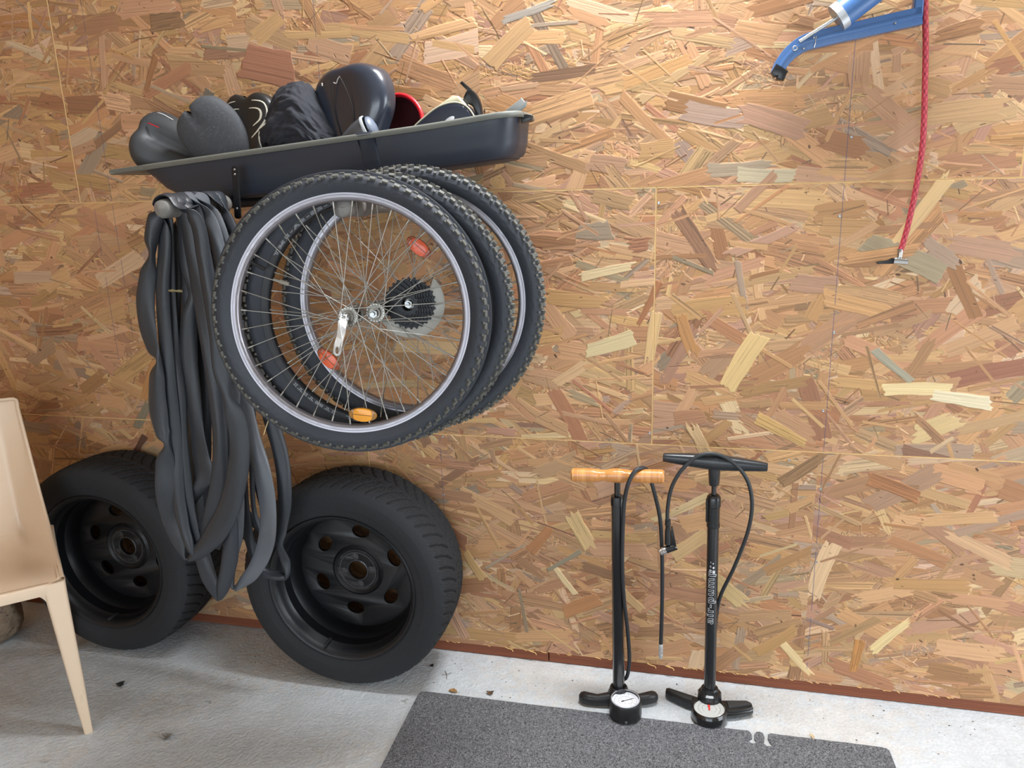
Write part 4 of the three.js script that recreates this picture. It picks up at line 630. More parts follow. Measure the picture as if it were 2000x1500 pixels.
{ // bicycle lamp housing lying on its side
  const t = thing('bicycle_lamp', 'wedge of grey bicycle lamp at the trough rim before the shiny saddle', 'lamp', [-0.822, 1.507, 0.19]);
  const ringAt = (x, a, b, y) => Array.from({ length: 32 }, (_, i) => { const q = TAU * i / 32, c = Math.cos(q), s = Math.sin(q); return V(x, y + a * Math.sign(s) * Math.abs(s) ** 0.8, b * Math.sign(c) * Math.abs(c) ** 0.8); });
  part('housing', loft([ringAt(-0.062, 0.003, 0.008, -0.012), ringAt(-0.055, 0.008, 0.014, -0.008), ringAt(-0.02, 0.019, 0.022, 0), ringAt(0.02, 0.0275, 0.026, 0.006), ringAt(0.045, 0.03, 0.027, 0.008), ringAt(0.049, 0.029, 0.026, 0.008)], {}), phys(0x4a4d52, 0.35, 0, { clearcoat: 0.3 }), t);
  part('front_frame', loft([ringAt(0.048, 0.0315, 0.028, 0.008), ringAt(0.054, 0.0315, 0.028, 0.008), ringAt(0.055, 0.028, 0.025, 0.008), ringAt(0.05, 0.027, 0.024, 0.008)], { caps: false }), std(0xa7abad, 0.4), t, 'pale frame');
  const dome = new THREE.SphereGeometry(0.026, 32, 16, 0, TAU, 0, PI / 2).rotateZ(-PI / 2).scale(0.55, 1.0, 0.95).translate(0.06, 0.008, 0);
  part('end_cap', dome, phys(0x6d7686, 0.4, 0, { clearcoat: 0.2 }), t, 'grey rounded cap');
  for (const [x, h] of [[0.052, 0.02], [0.063, 0.022], [0.075, 0.018]]) part('contact', box(0.0035, h, 0.002, x, -0.02, 0.014), M.chrome, t);
  t.rotation.set(0.1, 0.05, 0.38);
}
{ // saddle bag: wedge with piping, a flap, an emblem and a strap clip
  const t = thing('saddle_bag', 'navy wedge saddle bag with cream piping and a black clip near the trough end', 'bag', [-0.585, 1.5, 0.13]);
  const side = [[-0.115, 0.018], [-0.06, 0.058], [-0.015, 0.082], [0.025, 0.086], [0.05, 0.074], [0.068, 0.045], [0.078, 0.01], [0.07, -0.012], [-0.02, -0.012], [-0.11, 0.005]];
  const navy = phys(0x1b2231, 0.38, 0, { clearcoat: 0.35, bumpMap: cloudy, bumpScale: 0.0015 }), cream = std(0xb9b49c, 0.65);
  const shp = outline(side, true);
  part('pouch', slab(shp, 0.074, 0.012, 8, 4).translate(0, 0, -0.037), navy, t);
  for (const s of [-1, 1]) part('piping', hose(side.slice(0, 7).map(([x, y]) => [x * 0.985, y * 0.97, s * 0.0335]), 0.0021, 60, 8), cream, t, 'cream piping');
  part('flap', slab(outline([[-0.045, 0.068], [-0.012, 0.086], [0.016, 0.1], [0.029, 0.098], [0.045, 0.078], [0.03, 0.083], [-0.01, 0.08]]), 0.056, 0.003).translate(0, 0, -0.028), std(0xc7c2a6, 0.7), t, 'cream flap');
  const em = new THREE.Shape(); em.absellipse(0, 0, 0.0165, 0.0068, 0, TAU, false, 0.55);
  part('emblem', slab(em, 0.0014, 0.0004, 20).translate(0.004, 0.043, 0.0372), std(0xe6e8ea, 0.45), t, 'white oval emblem');
  part('clip', merge([slab(outline([[0.036, 0.088], [0.052, 0.112], [0.066, 0.104], [0.078, 0.075], [0.076, 0.04], [0.066, 0.052], [0.056, 0.075], [0.046, 0.08]], true), 0.02, 0.003).translate(0, 0, -0.01), slab(outline([[0.032, 0.128], [0.038, 0.132], [0.058, 0.112], [0.054, 0.103]], false), 0.016, 0.002).translate(0, 0, -0.008)]), M.blackPlastic, t, 'black strap clip');
  t.rotation.set(0, 0.05, 0.06);
}

// ---------------------------------------------------------------- two floor pumps
const gaugeTex = (big) => {
  const [c, k] = canvas(512, 512); k.fillStyle = big ? '#eef1f6' : '#c3c6c3'; k.fillRect(0, 0, 512, 512); k.translate(256, 256); k.strokeStyle = '#3b3e44'; k.fillStyle = '#3b3e44';
  const ring = (r, n, l, w) => { for (let i = 0; i <= n; i++) { const a = lerp(-3.9, 0.76, i / n); k.lineWidth = i % 5 ? w * 0.6 : w; k.beginPath(); k.moveTo(Math.cos(a) * r, Math.sin(a) * r); k.lineTo(Math.cos(a) * (r - (i % 5 ? l * 0.6 : l)), Math.sin(a) * (r - (i % 5 ? l * 0.6 : l))); k.stroke(); } k.lineWidth = 2.5; k.beginPath(); k.arc(0, 0, r, -3.9, 0.76); k.stroke(); };
  if (big) {
    ring(205, 55, 18, 5); ring(125, 40, 14, 4); k.textAlign = 'center'; k.textBaseline = 'middle'; k.font = '30px sans-serif'; for (let i = 0; i <= 11; i++) { const a = lerp(-3.9, 0.76, i / 11); k.fillText(String(i), Math.cos(a) * 168, Math.sin(a) * 168); }
    k.font = '22px sans-serif'; for (let i = 0; i <= 4; i++) { const a = lerp(-3.9, 0.76, i / 4); k.fillText(String(i * 40), Math.cos(a) * 92, Math.sin(a) * 92); } k.font = '30px sans-serif'; k.fillText('bar', 0, 175); k.fillText('psi', 0, 70);
  } else { ring(190, 44, 22, 5); ring(120, 30, 14, 4); }
  return canvasTex(c);
};
const discUV = (r, y, tex, rough = 0.45) => [new THREE.CircleGeometry(r, 48).rotateX(-PI / 2).translate(0, y, 0), std(0xffffff, rough, 0, { map: tex })];
const lens = phys(0xffffff, 0.05, 0, { transmission: 1, thickness: 0, ior: 1.45 });
function barrel(r, y0, y1, mat, tex) { return part; }
{
  const t = thing('floor_pump', 'black floor pump with a turned wooden handle and a round white gauge', 'bicycle pump', [-0.1755, 0, 0.152]);
  const tilt = -0.012; t.rotation.z = -tilt;
  const [c, k] = canvas(256, 2048); k.fillStyle = '#101114'; k.fillRect(0, 0, 256, 2048); k.fillStyle = '#b9bcc0'; k.save(); k.translate(98, 1660); k.rotate(PI / 2); k.font = '34px sans-serif'; let tx = 0; for (const ch of 'ATLAS') { k.fillText(ch, tx, 0); tx += 66; } k.restore();
  { const r = rng(61); k.strokeStyle = 'rgba(200,200,200,0.5)'; for (let i = 0; i < 26; i++) { k.lineWidth = 0.8 + r(); const x = r() * 256, y = r() * 2048; k.beginPath(); k.moveTo(x, y); k.lineTo(x + 12 * (r() - 0.5), y + 30 * (r() - 0.5)); k.stroke(); } }
  part('barrel', latheZ([[0.0155, 0.05], [0.016, 0.052], [0.016, 0.592], [0.0172, 0.593], [0.0176, 0.61], [0.0165, 0.617], [0.007, 0.618]], 40, 0.6).rotateX(-PI / 2), phys(0xffffff, 0.28, 0, { map: canvasTex(c), clearcoat: 0.6, clearcoatRoughness: 0.1 }), t);
  part('piston_rod', cyl(0.0078, 0.0078, V(0, 0.612, 0), V(0, 0.66, 0), 18), M.blackGloss, t);
  const wood = (() => { const [wc, wk] = canvas(512, 128), r = rng(62); wk.fillStyle = '#cf8b47'; wk.fillRect(0, 0, 512, 128); for (let i = 0; i < 160; i++) { wk.strokeStyle = r() < 0.5 ? 'rgba(160,96,40,0.22)' : 'rgba(236,180,110,0.25)'; wk.lineWidth = 0.6 + 1.4 * r(); const y = r() * 128; wk.beginPath(); wk.moveTo(0, y); wk.bezierCurveTo(170, y + 5 * (r() - 0.5), 340, y + 5 * (r() - 0.5), 512, y); wk.stroke(); } return canvasTex(wc); })();
  const hp = []; for (let i = 0; i <= 60; i++) { const s = lerp(-0.117, 0.117, i / 60), e = Math.abs(s); let r = 0.0174 - 0.0034 * Math.exp(-(((e - 0.035) / 0.014) ** 2)) + 0.0008 * Math.exp(-((e / 0.016) ** 2)); if (Math.abs(e - 0.0915) < 0.0012) r -= 0.0012; if (e > 0.111) r -= 0.004 * ((e - 0.111) / 0.006) ** 2; hp.push([r, s]); }
  const handle = part('handle', lathe([[0.0001, -0.117], ...hp, [0.0001, 0.117]], 40, 0.6).rotateZ(-PI / 2), phys(0xffffff, 0.3, 0, { map: wood, clearcoat: 0.5, clearcoatRoughness: 0.15 }), t, 'varnished turned wooden handle');
  handle.position.set(0, 0.672, 0); handle.rotation.set(0, 0.05, 0.012);
  part('handle_nut', latheZ([[0.0001, 0.0005], [0.0045, 0.0005], [0.005, -0.003]], 16).rotateX(-PI / 2), M.blackMatt, handle).position.set(0, 0.0168, 0.002);
  const cast = std(0x1d1d1e, 0.62, 0, { roughnessMap: cloudy, bumpMap: fine, bumpScale: 0.0004 });
  part('base_socket', lathe([[0.034, 0.006], [0.034, 0.022], [0.031, 0.034], [0.026, 0.047], [0.0235, 0.056], [0.021, 0.058], [0.0165, 0.0575], [0.016, 0.05]], 40), cast, t);
  const foot = (sgn, tipX, tipZ) => {
    const st = [[0.0, 0.03, 0.017, 0.02], [0.3, 0.0255, 0.0135, 0.0175], [0.6, 0.0215, 0.0115, 0.0155], [0.85, 0.022, 0.0145, 0.0155], [1.0, 0.0215, 0.0155, 0.015], [1.1, 0.019, 0.013, 0.0125], [1.155, 0.0175, 0.006, 0.0065]];
    return loft(st.map(([f, y, w, h]) => { const cxx = tipX * f, czz = tipZ * f + 0.01 * Math.sin(f * PI), d = V(-tipZ, 0, tipX).normalize(); return Array.from({ length: 24 }, (_, i) => { const a = TAU * i / 24, cc = Math.cos(a), ss = Math.sin(a); return V(cxx, y * 0.9 + h * Math.sign(ss) * Math.abs(ss) ** 0.7, czz).addScaledVector(d, w * Math.sign(cc) * Math.abs(cc) ** 0.8); }); }), { flip: sgn > 0 });
  };
  part('foot', foot(-1, -0.094, 0.013), cast, t); part('foot', foot(1, 0.09, -0.022), cast, t);
  const g = new THREE.Group(); g.name = 'gauge'; g.position.set(0.0228, 0.0055, 0.048); t.add(g);
  part('gauge_housing', lathe([[0.0001, 0], [0.036, 0], [0.0415, 0.004], [0.043, 0.01], [0.0428, 0.046], [0.0418, 0.05], [0.0385, 0.0505], [0.0375, 0.0445]], 56), cast, g);
  const [dg, dm] = discUV(0.0378, 0.0445, gaugeTex(true)); part('dial', dg, dm, g, 'white dial');
  part('needle', merge([box(0.03, 0.0006, 0.0012, 0.009, 0.0456, 0), box(0.008, 0.0008, 0.003, -0.008, 0.0456, 0)]).rotateY(0.55), M.blackMatt, g);
  part('lens', lathe([[0.0383, 0.0495], [0.036, 0.052], [0.02, 0.0532], [0.0001, 0.0535]], 48), lens, g); 
  part('bezel', lathe([[0.0385, 0.0475], [0.0385, 0.0515], [0.0362, 0.0525], [0.036, 0.0515], [0.0375, 0.0485]], 56), phys(0xc9ccd2, 0.25, 0, { transmission: 0.4, thickness: 0 }), g);
  part('screw', latheZ([[0.0001, 0.002], [0.0018, 0.002], [0.002, 0.0012], [0.0032, 0.0018], [0.0036, 0.0008], [0.0036, -0.002]], 16), M.steel, g, 'steel screw').position.set(0.0055, 0.0105, 0.0415);
  const hs = part('hose', hose([[0.0, 0.062, -0.026], [0.016, 0.07, -0.018], [0.0285, 0.13, -0.004], [0.0255, 0.23, 0.004], [0.017, 0.33, 0.012], [0.0135, 0.43, 0.017], [0.016, 0.55, 0.02], [0.021, 0.62, 0.021], [0.033, 0.67, 0.0215], [0.048, 0.6925, 0.008], [0.062, 0.694, -0.005], [0.073, 0.682, -0.022], [0.083, 0.65, -0.03], [0.096, 0.6, -0.03], [0.106, 0.55, -0.03], [0.1115, 0.47, -0.03], [0.1135, 0.37, -0.03], [0.113, 0.27, -0.03], [0.111, 0.178, -0.03]], 0.0052, 150, 12), std(0x242629, 0.5), t, 'black hose looped over the handle');
  part('hose_connector', lathe([[0.0001, 0], [0.003, 0], [0.0035, 0.004], [0.0062, 0.006], [0.0062, 0.014], [0.0054, 0.015], [0.0063, 0.017], [0.0063, 0.026], [0.0054, 0.027], [0.0064, 0.029], [0.0064, 0.04], [0.0052, 0.046]], 20), std(0xcfcfcd, 0.35, 0.6), hs, 'knurled silver connector').position.set(0.111, 0.136, -0.03);
}
{
  const t = thing('floor_pump', 'black floor pump with wide plastic handle, lettered barrel and grey gauge', 'bicycle pump', [0.0665, 0, 0.119]);
  t.rotation.z = 0.0165;
  const [c, k] = canvas(512, 2048); k.fillStyle = '#15171a'; k.fillRect(0, 0, 512, 2048);
  { // lettering reads upward
    k.save(); k.translate(128, 1150); k.rotate(-PI / 2); k.strokeStyle = '#e3e5e8'; k.lineWidth = 4.2; k.lineJoin = 'round'; k.font = 'bold 122px sans-serif'; k.scale(1.12, 1.15); let x = 0; for (const ch of 'air-pump') { k.strokeText(ch, x, 34); x += k.measureText(ch).width + 4; }
    k.fillStyle = '#d9dbde'; k.restore();
    for (let i = 0; i < 3; i++) { const y = 520 - i * 44, s = 34 - i * 8; k.fillStyle = 'rgba(205,207,212,0.75)'; k.beginPath(); k.roundRect(96 + i * 7, y - 12, s * 0.9, s, 9); k.fill(); k.fillStyle = '#dcdde0'; k.beginPath(); k.roundRect(146 - i * 2, y, s * 0.95, s, 9); k.fill(); }
    const r = rng(63); k.strokeStyle = 'rgba(205,205,205,0.55)'; for (let i = 0; i < 18; i++) { k.lineWidth = 1 + 1.5 * r(); const px = r() * 512, py = 1500 + r() * 520; k.beginPath(); k.moveTo(px, py); k.lineTo(px + 24 * (r() - 0.5), py + 46 * (r() - 0.5)); k.stroke(); }
  }
  const tex = canvasTex(c); tex.wrapS = THREE.RepeatWrapping;
  const bg = new THREE.CylinderGeometry(0.0146, 0.0152, 0.505, 48, 1, true).translate(0, 0.295, 0).rotateY(-PI / 2 - 0.15);
  part('barrel', bg, phys(0xffffff, 0.34, 0, { map: tex, clearcoat: 0.45, clearcoatRoughness: 0.15 }), t);
  part('barrel_cap', merge([lathe([[0.0152, 0.535], [0.0166, 0.536], [0.0166, 0.545], [0.0158, 0.546], [0.0158, 0.59], [0.0178, 0.592], [0.0178, 0.612], [0.0165, 0.618], [0.0125, 0.6225], [0.006, 0.6235]], 40), box(0.008, 0.026, 0.008, -0.0155, 0.6, 0.006, 0.002), box(0.006, 0.045, 0.007, -0.016, 0.572, 0.004, 0.002)]), M.blackPlastic, t);
  part('piston_rod', cyl(0.0062, 0.0062, V(0, 0.618, 0), V(0, 0.66, 0), 18), M.blackGloss, t);
  const hShape = []; for (let i = 0; i <= 24; i++) { const s = lerp(-0.125, 0.125, i / 24), e = Math.abs(s) / 0.125; hShape.push([s, 0.0105 + 0.0105 * Math.pow(Math.max(0, 1 - e), 0.85)]); }
  const ringOf = (x, w, h, y) => Array.from({ length: 28 }, (_, i) => { const a = TAU * i / 28, cc = Math.cos(a), ss = Math.sin(a); return V(x, y + h * Math.sign(ss) * Math.abs(ss) ** 0.85, w * Math.sign(cc) * Math.abs(cc) ** 0.85); });
  const rubber = std(0x26292c, 0.42, 0, { roughnessMap: cloudy });
  const hd = part('handle', loft([ringOf(-0.1265, 0.009, 0.009, 0.0), ...hShape.map(([s, r]) => ringOf(s, r * 0.95, r, 0.0)), ringOf(0.1265, 0.009, 0.009, 0.0)], { flip: false }), rubber, t); hd.position.set(0, 0.71, 0); hd.rotation.set(0.0, -0.02, -0.055);
  part('handle_neck', lathe([[0.0, 0.648], [0.0115, 0.649], [0.0132, 0.654], [0.0152, 0.695], [0.0158, 0.71]], 36), rubber, t);
  part('base_collar', merge([lathe([[0.033, 0.02], [0.0305, 0.044], [0.029, 0.05], [0.023, 0.0535], [0.0225, 0.062], [0.0195, 0.0655], [0.0152, 0.066]], 40), box(0.014, 0.026, 0.03, 0.024, 0.034, 0, 0.004), box(0.014, 0.026, 0.03, -0.024, 0.034, 0, 0.004)]), M.blackPlastic, t);
  const wing = (pts) => slab(outline(pts), 0.024, 0.005, 6, 3).rotateX(-PI / 2).translate(0, 0.004, 0);   // y of the outline runs away from the viewer
  part('foot', wing([[-0.03, -0.03], [-0.062, -0.02], [-0.106, 0.004], [-0.118, 0.016], [-0.117, 0.03], [-0.108, 0.033], [-0.04, 0.008], [-0.02, 0.0]]), M.blackPlastic, t);
  part('foot_pad', slab(outline([[-0.045, -0.018], [-0.066, -0.012], [-0.103, 0.009], [-0.111, 0.018], [-0.109, 0.026], [-0.043, 0.003]]), 0.006, 0.002, 6).rotateX(-PI / 2).translate(0, 0.025, 0), std(0x2a2a29, 0.8, 0, { bumpMap: fine, bumpScale: 0.0006 }), t);
  part('foot', wing([[0.02, 0.0], [0.04, 0.003], [0.098, 0.0105], [0.11, 0.004], [0.113, -0.014], [0.105, -0.022], [0.066, -0.04], [0.035, -0.046]]), M.blackPlastic, t);
  part('foot_pad', slab(outline([[0.044, -0.002], [0.096, 0.0065], [0.106, 0.001], [0.107, -0.008], [0.05, -0.031]]), 0.005, 0.0015, 6).rotateX(-PI / 2).translate(0, 0.026, 0), std(0x343536, 0.5, 0, { bumpMap: dataTex(64, (x, y) => 0.5 + 0.5 * Math.sin(x * TAU * 8) * Math.sin(y * TAU * 8), false, [60, 60]), bumpScale: 0.001 }), t);
  part('foot_edge', loft([[0.045, -0.0445], [0.066, -0.0385], [0.104, -0.021], [0.112, -0.014]].map(([x, y]) => Array.from({ length: 12 }, (_, i) => { const a = TAU * i / 12; return V(x, 0.015 + 0.0075 * Math.sin(a), -y + 0.004 * Math.cos(a)); }))), M.blackGloss, t, 'glossy curved foot edge');
  const g = new THREE.Group(); g.name = 'gauge'; g.position.set(-0.001, 0.0055, 0.046); t.add(g);
  part('gauge_housing', lathe([[0.0001, 0], [0.041, 0], [0.046, 0.003], [0.0475, 0.009], [0.0468, 0.022], [0.0452, 0.0275], [0.0432, 0.0298], [0.0405, 0.03], [0.039, 0.0265]], 56), M.blackGloss, g);
  const [dg, dm] = discUV(0.0395, 0.0263, gaugeTex(false)); part('dial', dg, dm, g, 'grey dial');
  part('needle', merge([box(0.0045, 0.0012, 0.02, 0, 0.0274, -0.002), box(0.006, 0.0014, 0.008, -0.001, 0.0276, -0.009)]), std(0xd83a2e, 0.45), g, 'red needle');
  part('lens', lathe([[0.0398, 0.029], [0.038, 0.031], [0.02, 0.0322], [0.0001, 0.0325]], 48), lens, g);
  const hs = part('hose', hose([[0.0, 0.07, -0.022], [0.01, 0.2, -0.024], [0.016, 0.3, -0.01], [0.0235, 0.345, 0.0], [0.055, 0.435, 0.012], [0.0865, 0.55, 0.02], [0.091, 0.62, 0.02], [0.0775, 0.675, 0.019], [0.0475, 0.713, 0.016], [0.005, 0.735, 0.012], [-0.037, 0.731, 0.014], [-0.078, 0.695, 0.02], [-0.103, 0.648, 0.022], [-0.1135, 0.585, 0.023], [-0.1135, 0.556, 0.024]], 0.0049, 140, 12), std(0x26292b, 0.5), t, 'black hose arched over the handle');
  const head = new THREE.Group(); head.name = 'pump_head'; head.position.set(-0.1125, 0.556, 0.024); head.rotation.z = 0.0; hs.add(head);
  part('head_body', merge([lathe([[0.0001, 0.004], [0.0068, 0.003], [0.0075, -0.012], [0.006, -0.014], [0.0058, -0.02], [0.0075, -0.03], [0.0085, -0.065], [0.0001, -0.072]], 20), cyl(0.0095, 0.0095, V(0.021, -0.072, -0.004), V(-0.006, -0.081, 0.004), 20), slab(outline([[0.0075, -0.016], [0.012, -0.016], [0.022, -0.07], [0.009, -0.07]]), 0.008, 0.0015).translate(0, 0, -0.004)]), M.blackPlastic, head);
  part('head_nozzle', merge([cyl(0.0095, 0.0098, V(-0.005, -0.0805, 0.004), V(-0.01, -0.0822, 0.0055), 20, true), cyl(0.0105, 0.0105, V(-0.0095, -0.082, 0.0055), V(-0.0135, -0.0835, 0.0068), 20, true), cyl(0.0088, 0.0088, V(-0.013, -0.0832, 0.0066), V(-0.019, -0.0852, 0.0086), 20, true), cyl(0.006, 0.006, V(-0.005, -0.0805, 0.004), V(-0.0175, -0.0848, 0.008), 16)]), phys(0xcfd0d1, 0.2, 1), head, 'silver nozzle ring');
  part('lever_pin', cyl(0.0018, 0.0018, V(0.0215, -0.07, 0.002), V(0.0215, -0.07, 0.0075), 10), M.chrome, head);
}

// ---------------------------------------------------------------- foot pump hung on the wall, with its red hose
{
  const t = thing('foot_pump', 'foot pump coloured glare blue, hung high on the wall, red braided hose dangling', 'foot pump', [0.3, 1.6, 0.045]);
  const blue = phys(0x40689d, 0.45, 0.0, { clearcoat: 0.3, clearcoatRoughness: 0.3, roughnessMap: cloudy });  // blue of the glare over a dark pump, given to its paint
  const P = (x, y, z = 0) => V(x - 0.3, y - 1.6, z - 0.045 + 0.0);
  // lower arm: a folded steel channel from the curled foot at the left to the upright at the right
  const path = new THREE.CatmullRomCurve3([[0.158, 1.617], [0.168, 1.64], [0.186, 1.662], [0.212, 1.679], [0.25, 1.6875], [0.33, 1.7], [0.4, 1.7115], [0.447, 1.7185]].map(([x, y]) => P(x, y, 0.055)), false, 'centripetal');
  const arm = (z0, z1, h0, h1) => { const n = 60, pts = path.getSpacedPoints(n); return loft(pts.map((p, i) => { const tg = path.getTangentAt(i / n), nx = -tg.y, ny = tg.x, H = lerp(h0, h1, sstep(0, 0.35, i / n)); return [[-H, z0], [-H * 0.96, z1 - 0.002], [-H * 0.9, z1], [H * 0.9, z1], [H * 0.96, z1 - 0.002], [H, z0]].map(([o, z]) => V(p.x + nx * o, p.y + ny * o, z)); }), { flip: true }); };
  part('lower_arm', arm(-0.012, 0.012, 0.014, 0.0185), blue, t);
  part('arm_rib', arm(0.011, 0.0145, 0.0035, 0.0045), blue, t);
  const foot = part('rubber_foot', slab(outline([[0.146, 1.622], [0.152, 1.611], [0.159, 1.613], [0.157, 1.606], [0.174, 1.603], [0.178, 1.614], [0.182, 1.622], [0.168, 1.632], [0.156, 1.639]].map(([x, y]) => [x - 0.3, y - 1.6])), 0.03, 0.003).translate(0, 0, -0.015), M.blackPlastic, t, 'dark rubber foot'); foot.position.z = 0.004;
  part('pivot_eye', new THREE.TorusGeometry(0.0045, 0.0013, 8, 20), M.steel, t).position.copy(P(0.192, 1.667, 0.0725));
  part('rivet', merge([[0.232, 1.688], [0.212, 1.667], [0.395, 1.706]].map(([x, y]) => latheZ([[0.0001, 0.003], [0.002, 0.0025], [0.003, 0]], 10).translate(x - 0.3, y - 1.6, 0.013))), M.steel, t);
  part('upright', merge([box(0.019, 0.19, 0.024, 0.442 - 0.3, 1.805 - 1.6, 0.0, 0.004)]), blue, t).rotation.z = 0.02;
  // cylinder, its pale end ring, rod
  const A = P(0.286, 1.731, 0.062), D = V(0.80, 0.58, 0).normalize();
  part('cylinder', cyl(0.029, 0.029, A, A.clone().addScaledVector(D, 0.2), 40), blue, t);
  part('end_ring', cyl(0.0305, 0.0305, A.clone().addScaledVector(D, -0.014), A.clone().addScaledVector(D, 0.002), 40), std(0xb8bcc0, 0.4, 0.6), t, 'pale metal end ring');
  part('piston_rod', cyl(0.0042, 0.0042, P(0.202, 1.682, 0.06), A, 14), M.chrome, t, 'bright piston rod');
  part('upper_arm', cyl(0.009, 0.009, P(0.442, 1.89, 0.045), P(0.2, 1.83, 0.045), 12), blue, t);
  part('pedal', box(0.07, 0.02, 0.06, 0.2 - 0.3, 1.83 - 1.6, 0.01, 0.006), M.blackMatt, t);
  part('spring_pin', hose([[0.236 - 0.3, 0.0905, 0.018], [0.2345 - 0.3, 0.076, 0.022], [0.2325 - 0.3, 0.067, 0.021]], 0.0013, 12, 6), M.chrome, t, 'bent wire pin');
  const braid = (() => { const [c, k] = canvas(128, 128); k.fillStyle = '#a8323f'; k.fillRect(0, 0, 128, 128); for (let j = 0; j < 8; j++) for (let i = 0; i < 8; i++) { k.fillStyle = (i + j) % 2 ? 'rgba(214,98,104,0.75)' : 'rgba(150,36,52,0.8)'; k.save(); k.translate(i * 16 + 8, j * 16 + 8); k.rotate(0.7); k.fillRect(-6, -3.5, 12, 7); k.restore(); if ((i + j) % 4 === 0) { k.fillStyle = 'rgba(52,16,30,0.85)'; k.fillRect(i * 16 + 5, j * 16 + 5, 6, 6); } } const x = canvasTex(c, true, true); return x; })();
  const hg = hose([[0.4555, 1.92, 0.052], [0.453, 1.85, 0.052], [0.451, 1.76, 0.05], [0.462, 1.66, 0.046], [0.469, 1.58, 0.043], [0.4755, 1.5, 0.04], [0.4775, 1.44, 0.038], [0.4735, 1.36, 0.035], [0.467, 1.29, 0.032], [0.4585, 1.235, 0.03], [0.4555, 1.222, 0.03]].map(([x, y, z]) => P(x, y, z).toArray()), 0.0062, 130, 14);
  { const uv = hg.attributes.uv; for (let i = 0; i < uv.count; i++) uv.setXY(i, uv.getX(i) * 10, uv.getY(i) * 1); }
  const hs = part('hose', hg, std(0xffffff, 0.6, 0, { map: braid, bumpMap: braid, bumpScale: 0.0008 }), t, 'red braided hose');
  const q = P(0.4545, 1.2195, 0.03);
  part('ferrule', lathe([[0.0045, -0.0155], [0.0062, -0.013], [0.0066, 0.004], [0.006, 0.0055]], 20), M.chrome, hs, 'silver ferrule').position.copy(q);
  const vh = part('valve_head', merge([cyl(0.0078, 0.0078, V(-0.012, -0.0215, 0), V(0.017, -0.0235, 0), 24), cyl(0.0085, 0.0085, V(0.0125, -0.0232, 0), V(0.0175, -0.0236, 0), 24)]), M.chrome, hs, 'silver valve clamp'); vh.position.copy(q);
  part('clamp_lever', slab(outline([[-0.011, -0.0165], [-0.016, -0.015], [-0.026, -0.021], [-0.046, -0.0235], [-0.05, -0.027], [-0.046, -0.029], [-0.012, -0.029]]), 0.009, 0.002).translate(0, 0, -0.0045), M.blackPlastic, vh, 'black clamp lever');
  part('wall_hook', merge([cyl(0.004, 0.004, V(0.142, 0.3, -0.045), V(0.142, 0.3, 0.02), 10), cyl(0.004, 0.003, V(0.142, 0.3, 0.02), V(0.142, 0.318, 0.024), 10)]), M.darkSteel, t);
}

